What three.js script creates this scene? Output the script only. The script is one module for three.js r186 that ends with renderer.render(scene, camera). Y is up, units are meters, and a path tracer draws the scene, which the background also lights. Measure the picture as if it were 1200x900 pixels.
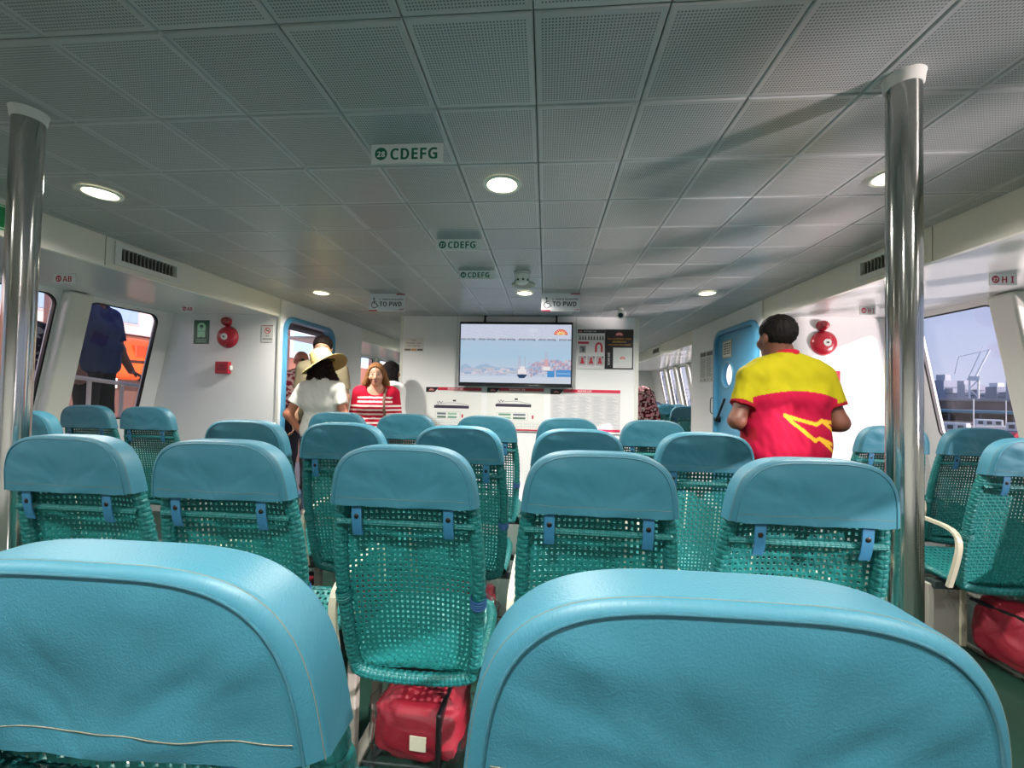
import * as THREE from 'three';
import { RoundedBoxGeometry } from 'three/addons/geometries/RoundedBoxGeometry.js';
import { mergeGeometries, mergeVertices } from 'three/addons/utils/BufferGeometryUtils.js';
import { createNoise3D } from 'simplex-noise';

// ---------------------------------------------------------------- camera, sky, sun, exposure
const scene = new THREE.Scene();
const camera = new THREE.PerspectiveCamera(2 * Math.atan(450 / 482.29) * 180 / Math.PI, 4 / 3, 0.05, 4000);
camera.rotation.order = 'YXZ';
camera.position.set(0, 1.2, 0);
camera.rotation.set(0.02348, 0.08235, 0.02075);

const renderer = new THREE.WebGLRenderer();
renderer.toneMapping = THREE.LinearToneMapping;
renderer.toneMappingExposure = 1.0;
renderer.shadowMap.enabled = true;

// the sky: hazy blue overhead, paler towards the horizon
{
  const W = 64, H = 128, d = new Float32Array(W * H * 4);
  for (let r = 0; r < H; r++) {
    const el = ((r + 0.5) / H - 0.5) * Math.PI, t = Math.pow(Math.max(0, Math.sin(el)), 0.45);
    const c = [0.76 - 0.54 * t, 0.83 - 0.39 * t, 1.04 - 0.1 * t];
    for (let x = 0; x < W; x++) { const o = (r * W + x) * 4; d[o] = c[0]; d[o + 1] = c[1]; d[o + 2] = c[2]; d[o + 3] = 1; }
  }
  const t = new THREE.DataTexture(d, W, H, THREE.RGBAFormat, THREE.FloatType);
  t.mapping = THREE.EquirectangularReflectionMapping; t.magFilter = THREE.LinearFilter; t.needsUpdate = true;
  scene.background = t; scene.environment = t;
}
const SUN = new THREE.Vector3(1, 0.416, 0.8).normalize();       // low sun, over the starboard quarter
const sun = new THREE.DirectionalLight(new THREE.Color(1.0, 0.89, 0.92), 7.8);
sun.name = 'sun'; sun.position.copy(SUN).multiplyScalar(60); sun.castShadow = true;
sun.shadow.camera.left = sun.shadow.camera.bottom = -14; sun.shadow.camera.right = sun.shadow.camera.top = 14; sun.shadow.camera.far = 150;
scene.add(sun, sun.target);
// the sun's mirror image in the sea beside the hull: comes up through the starboard windows onto the ceiling
const glitter = new THREE.DirectionalLight(new THREE.Color(1.0, 0.92, 0.93), 5);
glitter.name = 'sun_glitter_on_sea'; glitter.position.set(SUN.x, -SUN.y, SUN.z).multiplyScalar(60); glitter.castShadow = true; glitter.shadow.radius = 9;
glitter.shadow.camera.left = glitter.shadow.camera.bottom = -14; glitter.shadow.camera.right = glitter.shadow.camera.top = 14; glitter.shadow.camera.far = 150;
scene.add(glitter, glitter.target);
const LAMP_POWER = 23;                                          // candela of each ceiling downlight

// ---------------------------------------------------------------- helpers
const noise = createNoise3D(((s) => () => { s = (s + 0x6d2b79f5) | 0; let t = Math.imul(s ^ (s >>> 15), 1 | s); t = (t + Math.imul(t ^ (t >>> 7), 61 | t)) ^ t; return ((t ^ (t >>> 14)) >>> 0) / 4294967296; })(7));
let seed = 11;
const rnd = () => { seed = (seed + 0x6d2b79f5) | 0; let t = Math.imul(seed ^ (seed >>> 15), 1 | seed); t = (t + Math.imul(t ^ (t >>> 7), 61 | t)) ^ t; return ((t ^ (t >>> 14)) >>> 0) / 4294967296; };
const V = (x, y, z) => new THREE.Vector3(x, y, z);
const lerp = (a, b, t) => a + (b - a) * t, clamp = (x, a = 0, b = 1) => Math.min(b, Math.max(a, x));
const taken = {};
function numbered(n) { const k = taken[n] = (taken[n] ?? -1) + 1; return k ? n + '_' + String(k).padStart(3, '0') : n; }
function obj(name, geo, mat, parent = scene) {
  if (Array.isArray(geo)) geo = merge(geo);
  const m = new THREE.Mesh(geo, mat); m.name = parent === scene ? numbered(name) : name; m.castShadow = m.receiveShadow = true; parent.add(m); return m;
}
function merge(list) {
  list = list.map((g) => (g.index ? g.toNonIndexed() : g));
  const uv = list.every((g) => g.attributes.uv), col = list.every((g) => g.attributes.color);
  for (const g of list) for (const k of Object.keys(g.attributes)) if (!['position', 'normal'].includes(k) && !(k === 'uv' && uv) && !(k === 'color' && col)) g.deleteAttribute(k);
  return mergeGeometries(list);
}
function thing(name, label, category, [x, y, z] = [0, 0, 0], turn = 0, group) {
  const o = new THREE.Group(); o.name = numbered(name); scene.add(o); o.position.set(x, y, z); o.rotation.y = turn;
  o.userData = { label, category }; if (group) o.userData.group = group; return o;
}
function tag(o, label, category, group) { o.userData.label = label; o.userData.category = category; if (group) o.userData.group = group; return o; }
function struct(name, label, category, geo, mat) {
  const o = geo ? obj(name, geo, mat) : new THREE.Group();
  if (!geo) { o.name = numbered(name); scene.add(o); }
  o.userData = { label, category, kind: 'structure' }; return o;
}
function box(w, h, d, x = 0, y = 0, z = 0, r = 0) {
  const g = r ? new RoundedBoxGeometry(w, h, d, 2, r) : new THREE.BoxGeometry(w, h, d); g.translate(x, y, z); return g;
}
const span = (x0, x1, y0, y1, z0, z1, r = 0) => box(Math.abs(x1 - x0), Math.abs(y1 - y0), Math.abs(z1 - z0), (x0 + x1) / 2, (y0 + y1) / 2, (z0 + z1) / 2, r);
function cyl(r0, r1, h, x = 0, y = 0, z = 0, seg = 24, axis = 'y') {
  const g = new THREE.CylinderGeometry(r0, r1, h, seg); if (axis === 'z') g.rotateX(Math.PI / 2); if (axis === 'x') g.rotateZ(Math.PI / 2); g.translate(x, y, z); return g;
}
function tube(pts, r, seg = 40, rad = 8, closed = false) { return new THREE.TubeGeometry(new THREE.CatmullRomCurve3(pts, closed, 'catmullrom', 0.5), seg, r, rad, closed); }
function line(pts, r, rad = 8) {           // straight bars joined at their ends
  return merge(pts.slice(1).map((p, i) => { const a = pts[i], d = p.clone().sub(a), g = new THREE.CylinderGeometry(r, r, d.length(), rad); g.applyQuaternion(new THREE.Quaternion().setFromUnitVectors(V(0, 1, 0), d.clone().normalize())); g.translate((a.x + p.x) / 2, (a.y + p.y) / 2, (a.z + p.z) / 2); return g; }));
}
function sweep(pts, radius, seg, rad, closed = false) {   // radius(s metres, angle) gives [in the plane, across it]
  const c = new THREE.CatmullRomCurve3(pts, closed, 'catmullrom', 0.5), L = c.getLength(), fr = c.computeFrenetFrames(seg, closed), P = [], I = [], U = [];
  for (let i = 0; i <= seg; i++) {
    const p = c.getPointAt(i / seg), N = fr.normals[i], B = fr.binormals[i];
    for (let j = 0; j <= rad; j++) { const a = j / rad * 2 * Math.PI, [ra, rb] = radius(i / seg * L, a, i / seg); P.push(p.x + N.x * Math.cos(a) * ra + B.x * Math.sin(a) * rb, p.y + N.y * Math.cos(a) * ra + B.y * Math.sin(a) * rb, p.z + N.z * Math.cos(a) * ra + B.z * Math.sin(a) * rb); U.push(i / seg * L, j / rad * 0.1); }
  }
  for (let i = 0; i < seg; i++) for (let j = 0; j < rad; j++) { const a = i * (rad + 1) + j, b = a + rad + 1; I.push(a, a + 1, b, b, a + 1, b + 1); }
  const g = new THREE.BufferGeometry(); g.setAttribute('position', new THREE.Float32BufferAttribute(P, 3)); g.setAttribute('uv', new THREE.Float32BufferAttribute(U, 2)); g.setIndex(I); g.computeVertexNormals(); return g;
}
function rr(x0, y0, x1, y1, r, Kind = THREE.Shape) {
  const s = new Kind(); s.moveTo(x0 + r, y0); s.lineTo(x1 - r, y0); s.absarc(x1 - r, y0 + r, r, -Math.PI / 2, 0); s.lineTo(x1, y1 - r); s.absarc(x1 - r, y1 - r, r, 0, Math.PI / 2);
  s.lineTo(x0 + r, y1); s.absarc(x0 + r, y1 - r, r, Math.PI / 2, Math.PI); s.lineTo(x0, y0 + r); s.absarc(x0 + r, y0 + r, r, Math.PI, 1.5 * Math.PI); return s;
}
const extrude = (s, d, bevel = 0) => new THREE.ExtrudeGeometry(s, { depth: d, curveSegments: 8, bevelEnabled: bevel > 0, bevelSize: bevel, bevelThickness: bevel, bevelSegments: 2 });
const rgb = (h) => new THREE.Color(h);
function M(color, roughness = 0.6, more = {}) { return new THREE.MeshPhysicalMaterial({ color: rgb(color), roughness, ...more }); }
function canvas(w, h, draw, srgb = true) {
  const c = document.createElement('canvas'); c.width = w; c.height = h; const g = c.getContext('2d'); draw(g, w, h);
  const t = new THREE.CanvasTexture(c); if (srgb) t.colorSpace = THREE.SRGBColorSpace; t.magFilter = THREE.LinearFilter; return t;
}
function grainTex(n, fn, rep = 1) {     // grey height map from noise
  const d = new Uint8Array(n * n * 4);
  for (let y = 0; y < n; y++) for (let x = 0; x < n; x++) { const v = clamp(fn(x / n, y / n)) * 255, o = (y * n + x) * 4; d[o] = d[o + 1] = d[o + 2] = v; d[o + 3] = 255; }
  const t = new THREE.DataTexture(d, n, n); t.wrapS = t.wrapT = THREE.RepeatWrapping; t.magFilter = THREE.LinearFilter; t.repeat.set(rep, rep); t.needsUpdate = true; return t;
}
const ring = (x, y, f, o = 0) => noise(Math.cos(x * 2 * Math.PI) * f, Math.sin(x * 2 * Math.PI) * f + o, Math.cos(y * 2 * Math.PI) * f + Math.sin(y * 2 * Math.PI) * f * 0.7);
const leather = grainTex(256, (x, y) => 0.5 + 0.28 * noise(x * 70, y * 70, 1) + 0.22 * noise(x * 130, y * 130, 5), 6);
const soft = grainTex(256, (x, y) => 0.5 + 0.4 * noise(x * 5, y * 5, 2) + 0.15 * noise(x * 14, y * 14, 9), 2);

// ---------------------------------------------------------------- materials
const paint = M('#e8e7e6', 0.32);                 // glossy white wall panels
const fasciaPaint = M('#e2dfd2', 0.3);
const soffitPaint = M('#e8e7e6', 0.16);
const trimPaint = M('#d8d7cc', 0.35);
const rubber = M('#121212', 0.5);
const steel = M('#b9bab4', 0.13, { metalness: 1 });
const aluminium = M('#a9a79c', 0.4, { metalness: 0.8 });
const glass = M('#efe8e7', 0.02, { transmission: 1, thickness: 0, ior: 1.45 });
const blueDoor = M('#4d94b8', 0.35);
const vinyl = M('#306c7d', 0.5, { bumpMap: leather, bumpScale: 0.00035 });
const thread = M('#66685a', 0.8);
const weaveTex = grainTex(64, (x, y) => { const a = Math.floor(x * 2), b = Math.floor(y * 2), u = (x * 2) % 1, v = (y * 2) % 1; return (a + b) % 2 ? Math.sin(u * Math.PI) ** 0.5 * (0.55 + 0.45 * Math.sin(v * Math.PI)) : Math.sin(v * Math.PI) ** 0.5 * (0.55 + 0.45 * Math.sin(u * Math.PI)); }, 40);
const woven = M('#19706d', 0.42);
const wovenFrame = M('#156664', 0.42, { bumpMap: weaveTex, bumpScale: 0.0025 });
const strapMat = M('#2c688a', 0.5);
const navy = M('#234d7c', 0.5);
const cream = M('#b9b6a0', 0.4);
const legPaint = M('#8d8c82', 0.5);
const darkSteel = M('#33403f', 0.5, { metalness: 0.4 });
const snapMat = M('#33302c', 0.35, { metalness: 0.8 });
const redGloss = M('#b3122c', 0.28, { clearcoat: 0.6, clearcoatRoughness: 0.1 });
const black = M('#101114', 0.3);
const whitePlastic = M('#dcdcd6', 0.4);
const floorMat = M('#15352a', 0.4, { bumpMap: soft, bumpScale: 0.002 });
const deckMat = M('#6d8a7a', 0.7);
const glow = new THREE.MeshStandardMaterial({ color: rgb('#ffffff'), emissive: rgb('#fff6c8'), emissiveIntensity: 5, roughness: 0.5 });

// ---------------------------------------------------------------- measures of the cabin
const XC = -0.335, CE = 2.051, SOF = 1.905, FL = XC - 2.185, FR = XC + 2.185, ZB = -3.69, ZF = -5.42, ZEND = -11.8, ZBACK = 3.2;
const wallX = (s, y) => XC + s * (3.265 + 0.2 * (1.91 - y));

// ---------------------------------------------------------------- floor, roof, ceiling
struct('floor', 'dark green painted cabin floor', 'floor', [span(-4.05, 3.4, -0.12, 0, ZEND - 0.1, ZBACK + 0.1)], floorMat);
struct('trim_1', 'aluminium strip along the floor by the window seats', 'trim', [span(2.085, 2.125, 0, 0.008, -3.6, ZBACK), span(2.085, 2.09, 0, 0.02, -3.6, ZBACK)], aluminium);
struct('trim_2', 'aluminium strip along the floor on the doorway side', 'trim', [span(-2.795, -2.755, 0, 0.008, -3.6, ZBACK)], aluminium);
struct('roof', 'outer roof plating of the ferry', 'roof', [span(-3.8, 3.13, 2.24, 2.32, ZEND - 0.1, ZBACK + 0.1)], M('#d8d8d4', 0.5));

const tileTex = canvas(512, 512, (g, w) => {
  g.fillStyle = '#b6b6b7'; g.fillRect(0, 0, w, w); g.fillStyle = '#6d7071';
  const n = 34, m = 26; for (let i = 0; i < n; i++) for (let j = 0; j < n; j++) { g.beginPath(); g.arc(m + (i + 0.5) * (w - 2 * m) / n, m + (j + 0.5) * (w - 2 * m) / n, 4.1, 0, 7); g.fill(); }
});
const tileMats = ['#ffffff', '#f3f4f4', '#f9f8f7'].map((c) => new THREE.MeshPhysicalMaterial({ color: rgb(c), map: tileTex, roughness: 0.34 }));
function tileGeo(w, d) {                          // pan with chamfered edges, face down
  const a = w / 2 - 0.0012, b = d / 2 - 0.0012, c = 0.004, P = [], U = [], I = [];
  const q = (p) => { const o = P.length / 3; p.forEach((v) => { P.push(...v); U.push((v[0] + a) / 0.2976, (v[2] + b) / 0.2976); }); I.push(o, o + 1, o + 2, o, o + 2, o + 3); };
  const f = [[-a + c, 0, -b + c], [a - c, 0, -b + c], [a - c, 0, b - c], [-a + c, 0, b - c]], e = [[-a, c, -b], [a, c, -b], [a, c, b], [-a, c, b]], t = e.map((v) => [v[0], 0.016, v[2]]);
  q(f); for (let k = 0; k < 4; k++) { const n = (k + 1) % 4; q([e[k], e[n], f[n], f[k]]); q([t[k], t[n], e[n], e[k]]); }
  const g = new THREE.BufferGeometry(); g.setAttribute('position', new THREE.Float32BufferAttribute(P, 3)); g.setAttribute('uv', new THREE.Float32BufferAttribute(U, 2)); g.setIndex(I);
  const r = g.toNonIndexed(); r.computeVertexNormals(); return r;
}
const ceiling = struct('ceiling', 'grey perforated metal tile ceiling of the passenger cabin', 'ceiling');
obj('ceiling_backing', [span(-3.75, 3.08, CE + 0.017, CE + 0.04, ZEND, ZBACK)], M('#3b3e3e', 0.8), ceiling);
{
  const tg = {}, key = (w, d) => w.toFixed(3) + '/' + d.toFixed(3), far = [];
  const cols = [], rows = [];
  for (let k = -9; k < 8; k++) { const a = Math.max(FL + 0.003, -0.0436 + 0.3 * k), b = Math.min(FR - 0.003, -0.0436 + 0.3 * (k + 1)); if (b - a > 0.02) cols.push([a, b]); }
  for (let k = -14; k < 37; k++) rows.push(-0.8957 - 0.3 * k);
  let n = 0;
  for (const z1 of rows) for (const [a, b] of cols) {
    const z0 = z1 - 0.3, w = b - a, k = key(w, 0.3);
    if (z1 > ZBACK || z0 < ZEND) continue;
    if (z1 < -0.5 && z1 > -5.2) {
      const m = obj('ceiling_tile', tg[k] ??= tileGeo(w, 0.3), tileMats[n++ % 3], ceiling); m.position.set((a + b) / 2, CE + (rnd() - 0.5) * 0.0008, z1 - 0.15); m.rotation.x = (rnd() - 0.5) * 0.0035; m.rotation.z = (rnd() - 0.5) * 0.0035;
    } else { const g = tileGeo(w, 0.3); g.translate((a + b) / 2, CE, z1 - 0.15); far.push(g); }
  }
  const f = obj('distant_ceiling_tiles', merge(far), tileMats[0], ceiling); f.userData.kind = 'stuff';
}

// ---------------------------------------------------------------- fascias and side soffits
const VY0 = 1.938, VY1 = 2.012;
function vent(parent, x, z0, z1, s) {              // grille over a duct opening in a fascia, s = side it faces
  const g = new THREE.Group(); g.name = 'vent_grille'; parent.add(g); const y0 = 1.905, y1 = 2.04, xx = x + s * 0.005, a = z0 - 0.035, b = z1 + 0.035;
  obj('vent_frame', [span(xx - 0.004, xx + 0.004, y0, VY0, a, b), span(xx - 0.004, xx + 0.004, VY1, y1, a, b), span(xx - 0.004, xx + 0.004, y0, y1, z0, a), span(xx - 0.004, xx + 0.004, y0, y1, b, z1)], whitePlastic, g);
  const d0 = x - s * 0.031, d1 = x - s * 0.33;      // sheet metal duct behind the opening
  obj('vent_duct', [span(d0, d1, VY0 - 0.002, VY0, a, b), span(d0, d1, VY1, VY1 + 0.002, a, b), span(d0, d1, VY0 - 0.002, VY1 + 0.002, a, a + 0.002), span(d0, d1, VY0 - 0.002, VY1 + 0.002, b - 0.002, b), span(d1, d1 - s * 0.002, VY0 - 0.002, VY1 + 0.002, a, b)], M('#8b8b88', 0.6), g);
  const n = 15, L = b - a; for (let k = 1; k < n; k++) { const m = obj('vent_slat', box(0.012, VY1 - VY0, 0.005, x - s * 0.004, (VY0 + VY1) / 2, a + L * k / n), aluminium, g); m.userData.label = 'upright grey vent slat'; }
}
const ventBays = [[-2.18, -2.615], [-6.9, -7.35], [0.4, -0.05]];
for (const [s, nm, x] of [[-1, 'left', FL], [1, 'right', FR]]) {
  const w = struct('wall_fascia_' + nm, `white fascia beam with vent grilles above the ${nm === 'left' ? 'doorway-side' : 'sea-side'} window seats`, 'fascia');
  obj('fascia_panel', [[ZB + 0.001, ZBACK], [ZEND, ZF - 0.001]].map(([p, q]) => {
    const f = new THREE.Shape(); f.moveTo(-q, 1.88); f.lineTo(-p, 1.88); f.lineTo(-p, CE + 0.03); f.lineTo(-q, CE + 0.03); f.closePath();
    for (const [z0, z1] of ventBays) if (z0 < q && z1 > p) f.holes.push(new THREE.Path([[-z0 + 0.035, VY0], [-z1 - 0.035, VY0], [-z1 - 0.035, VY1], [-z0 + 0.035, VY1]].map(([u, v]) => new THREE.Vector2(u, v))));
    return extrude(f, 0.03).rotateY(Math.PI / 2).translate(s < 0 ? x - 0.03 : x, 0, 0);
  }), fasciaPaint, w);
  obj('fascia_joint', [span(x - s * 0.002, x, 1.885, CE, -2.16 + 0.03, -2.163 + 0.03)], M('#8f8a78', 0.6), w);
  for (const [z0, z1] of ventBays) vent(w, x, z0, z1, -s);
  struct('ceiling_soffit_' + nm, `low glossy white soffit over the ${nm === 'left' ? 'doorway-side' : 'sea-side'} window seats`, 'ceiling', [span(x + s * 0.02, wallX(s, 1.9) + s * 0.04, SOF, SOF + 0.03, ZB, ZBACK), span(x + s * 0.02, wallX(s, 1.9) + s * 0.04, SOF, SOF + 0.03, ZEND, ZF)], soffitPaint);
}

// ---------------------------------------------------------------- leaning side walls with windows
let windowNo = 0;
function sideWall(s, nm, z0, z1, wins) {           // z0 > z1; wins: [zNear, zFar]
  const L = 1.91 * Math.hypot(1, 0.2), e2 = V(-s * 0.2, 1, 0).normalize(), e1 = V(0, 0, -s), e3 = e1.clone().cross(e2);
  const m4 = new THREE.Matrix4().makeBasis(e1, e2, e3).setPosition(wallX(s, 0), 0, 0), A = (z) => -s * z;
  const shape = new THREE.Shape(); const a0 = Math.min(A(z0), A(z1)), a1 = Math.max(A(z0), A(z1)), k = Math.hypot(1, 0.2);
  shape.moveTo(a0, 0); shape.lineTo(a1, 0); shape.lineTo(a1, L); shape.lineTo(a0, L); shape.closePath();
  const b = 0.9 * k, t = 1.865 * k;
  for (const [p, q] of wins) shape.holes.push(rr(Math.min(A(p), A(q)), b, Math.max(A(p), A(q)), t, 0.085, THREE.Path));
  const w = struct('wall_' + nm, `white leaning side wall with window pillars, ${nm.replace('_', ' ')}`, 'wall');
  obj('wall_panel', extrude(shape, 0.05).applyMatrix4(m4), paint, w);
  wins.forEach(([p, q], i) => {
    const x0 = Math.min(A(p), A(q)), x1 = Math.max(A(p), A(q));
    const o = struct('window_' + ++windowNo, `tinted window pane with black rubber gasket in the ${nm.replace('_', ' ')} wall, bay ${i + 1} from the bulkhead`, 'window');
    obj('glass_pane', new THREE.ShapeGeometry(rr(x0, b, x1, t, 0.085), 8).translate(0, 0, 0.03).applyMatrix4(m4), glass, o);
    const outer = rr(x0 - 0.002, b - 0.002, x1 + 0.002, t + 0.002, 0.087); outer.holes.push(rr(x0 + 0.012, b + 0.012, x1 - 0.012, t - 0.012, 0.074, THREE.Path));
    obj('gasket', extrude(outer, 0.022).translate(0, 0, 0.002).applyMatrix4(m4), rubber, o);
    if (i || wins.length === 1) return;
  });
  obj('added_dark_skirting', new RoundedBoxGeometry(a1 - a0, 0.42, 0.014, 1, 0.004).translate((a0 + a1) / 2, 0.21, -0.007).applyMatrix4(m4), M('#1a3d30', 0.9), w);  // added dark green band that darkens the wall foot under the seats
    wins.slice(0, -1).forEach(([, q], i) => { const c = (wins[i][1] + wins[i + 1][0]) / 2; void q; obj('pillar', new RoundedBoxGeometry(0.16, L, 0.09, 2, 0.02).translate(A(c), L / 2, -0.03).applyMatrix4(m4), trimPaint, w); });
}
const bays = (zp0, n, dir) => Array.from({ length: n }, (_, k) => { const c = zp0 + dir * 0.8 * k; return [c + 0.305, c - 0.305]; });
const aft = bays(-3.245, 8, 1), fore = bays(-5.95, 7, -1);
sideWall(-1, 'left', ZBACK, ZB, aft); sideWall(1, 'right', ZBACK, ZB, aft);
sideWall(-1, 'left_forward', -7.66, ZEND, bays(-8.05, 5, -1)); sideWall(1, 'right_forward', ZF, ZEND, fore);

// ---------------------------------------------------------------- bulkheads
function trapezoid(s, x, z, d = 0.06) {            // from the fascia line out to the leaning wall
  const h = new THREE.Shape(); h.moveTo(x, 0); h.lineTo(wallX(s, 0) + s * 0.05, 0); h.lineTo(wallX(s, 2.23) + s * 0.05, 2.23); h.lineTo(x, 2.23); h.closePath();
  return extrude(h, d).translate(0, 0, z - d);
}
struct('wall_bulkhead_left', 'white bulkhead with fire bell beside the open doorway', 'wall', trapezoid(-1, FL - 0.051, ZB), paint);
struct('wall_bulkhead_right', 'sunlit white bulkhead with fire bell beside the blue door', 'wall', trapezoid(1, FR + 0.051, ZB), paint);
struct('wall_bulkhead_left_forward', 'white angled bulkhead forward of the open doorway', 'wall', (() => { const a = V(FL - 0.03, 0, ZF + 0.02), b = V(-3.78, 0, -7.7), L = a.distanceTo(b), g = box(L, 2.24, 0.06, 0, 1.12, 0); g.rotateY(Math.atan2(-(b.z - a.z), b.x - a.x)); g.translate((a.x + b.x) / 2, 0, (a.z + b.z) / 2); return g; })(), paint);
struct('wall_bulkhead_right_forward', 'white bulkhead forward of the blue door', 'wall', trapezoid(1, FR + 0.051, ZF + 0.06), paint);
struct('wall_back', 'white wall closing the after end of the cabin', 'wall', [span(-3.75, 3.1, 0, 2.24, ZBACK, ZBACK + 0.1)], paint);
struct('wall_front', 'white wall closing the forward cabin', 'wall', [span(-3.75, 3.1, 0, 2.24, ZEND - 0.1, ZEND)], paint);

// door walls: plates with one rounded opening each
const DZ0 = -3.775, DZ1 = -4.645, DT = 1.875, DB = 0.12;
for (const [s, nm, x] of [[-1, 'left', FL], [1, 'right', FR]]) {
  const sh = new THREE.Shape(); sh.moveTo(-ZB, 0); sh.lineTo(-ZF, 0); sh.lineTo(-ZF, CE + 0.03); sh.lineTo(-ZB, CE + 0.03); sh.closePath();
  sh.holes.push(rr(-DZ0, DB, -DZ1, DT, 0.12, THREE.Path));
  const put = (g) => g.rotateY(Math.PI / 2).translate(x - (s < 0 ? 0.05 : 0), 0, 0);   // shape x -> -z
  const w = struct('wall_door_' + nm, `white inner wall around the ${s < 0 ? 'open doorway' : 'blue closed door'}`, 'wall');
  obj('wall_panel', put(extrude(sh, 0.05)), paint, w);
  const j = obj('corner_trim', [span(x - 0.012, x + 0.012, 0, CE, ZB - 0.0, ZB + 0.012)], trimPaint, w); void j;
  // opening rim
  const rim = rr(-DZ0 - 0.035, DB - 0.035, -DZ1 + 0.035, DT + 0.035, 0.15); rim.holes.push(rr(-DZ0, DB, -DZ1, DT, 0.12, THREE.Path));
  const d = struct('door_' + (s < 0 ? 1 : 2), s < 0 ? 'open doorway with a rounded blue steel frame' : 'closed blue steel door with round porthole and lever handle', 'door');
  obj('door_frame', extrude(rim, 0.085, 0.004).rotateY(Math.PI / 2).translate(x - (s < 0 ? 0.065 : 0.02), 0, 0), blueDoor, d);
  if (s > 0) {
    const leaf = rr(-DZ0 + 0.012, DB + 0.012, -DZ1 - 0.012, DT - 0.012, 0.11), pc = [4.41, 1.44];
    const hole = new THREE.Path(); hole.absarc(pc[0], pc[1], 0.13, 0, 2 * Math.PI); leaf.holes.push(hole);
    const l = obj('door_leaf', extrude(leaf, 0.045, 0.003).rotateY(Math.PI / 2).translate(x + 0.012, 0, 0), blueDoor, d);
    const pr = obj('porthole_ring', new THREE.TorusGeometry(0.135, 0.012, 10, 40).rotateY(Math.PI / 2).translate(x + 0.012, pc[1], -pc[0]), M('#6aa5bf', 0.3), d);
    obj('porthole_glass', new THREE.CircleGeometry(0.132, 40).rotateY(-Math.PI / 2).translate(x + 0.04, pc[1], -pc[0]), glass, pr);
    const h = obj('lever_handle', [line([V(x - 0.03, 0.97, -4.58), V(x - 0.035, 1.02, -4.5), V(x - 0.03, 1.19, -4.37)], 0.012), cyl(0.03, 0.035, 0.05, x + 0.0, 0.97, -4.58, 20, 'x'), cyl(0.018, 0.022, 0.04, x - 0.03, 0.97, -4.58, 16, 'x')], M('#2d3336', 0.35, { metalness: 0.6 }), d);
    h.userData.label = 'dark lever handle'; void l;
    const n = obj('framed_notice', span(x + 0.004, x + 0.01, 1.615, 1.795, -4.3, -4.51), M('#8c8d84', 0.5), d);
    obj('notice_print', new THREE.PlaneGeometry(0.19, 0.16).rotateY(-Math.PI / 2).translate(x + 0.003, 1.705, -4.405), new THREE.MeshStandardMaterial({ roughness: 0.6, map: canvas(128, 108, (g, w, hh) => { g.fillStyle = '#c9c8bb'; g.fillRect(0, 0, w, hh); g.fillStyle = '#3b3d38'; for (let i = 0; i < 5; i++) for (let k = 0; k < 4; k++) g.fillRect(12 + k * 28, 12 + i * 17, 18 + (i * 7 + k * 5) % 8, 9); }) }), n);
    obj('coat_hook', tube([V(x - 0.002, 1.2, -4.72), V(x - 0.03, 1.19, -4.72), V(x - 0.035, 1.1, -4.72), V(x - 0.03, 1.04, -4.72), V(x - 0.002, 1.02, -4.72)], 0.005, 20, 6), darkSteel, d);
  }
}

// ---------------------------------------------------------------- television wall
const TVZ = -4.52;
{
  const w = struct('wall_television', 'white partition that carries the television and safety posters', 'wall');
  obj('upper_panel', [span(-1.645, 0.986, 0.785, CE + 0.02, TVZ, TVZ - 0.14)], paint, w);
  obj('lower_panel', [span(-1.635, 0.976, 0, 0.772, TVZ - 0.006, TVZ - 0.14)], paint, w);
  obj('joint_backing', [span(-1.63, 0.97, 0.768, 0.789, TVZ - 0.09, TVZ - 0.13)], paint, w);
  obj('corner_trim', [span(0.95, 0.99, 0, CE, TVZ + 0.004, TVZ - 0.145, 0.002)], trimPaint, w); obj('corner_trim', [span(-1.65, -1.615, 0, CE, TVZ + 0.004, TVZ - 0.145, 0.002)], trimPaint, w);
  obj('panel_joint', [span(-1.0, -0.996, 0.79, CE, TVZ + 0.0015, TVZ)], M('#b5b2a6', 0.6), w); obj('panel_joint', [span(0.318, 0.322, 0.79, CE, TVZ + 0.0015, TVZ)], M('#b5b2a6', 0.6), w);
}

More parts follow.
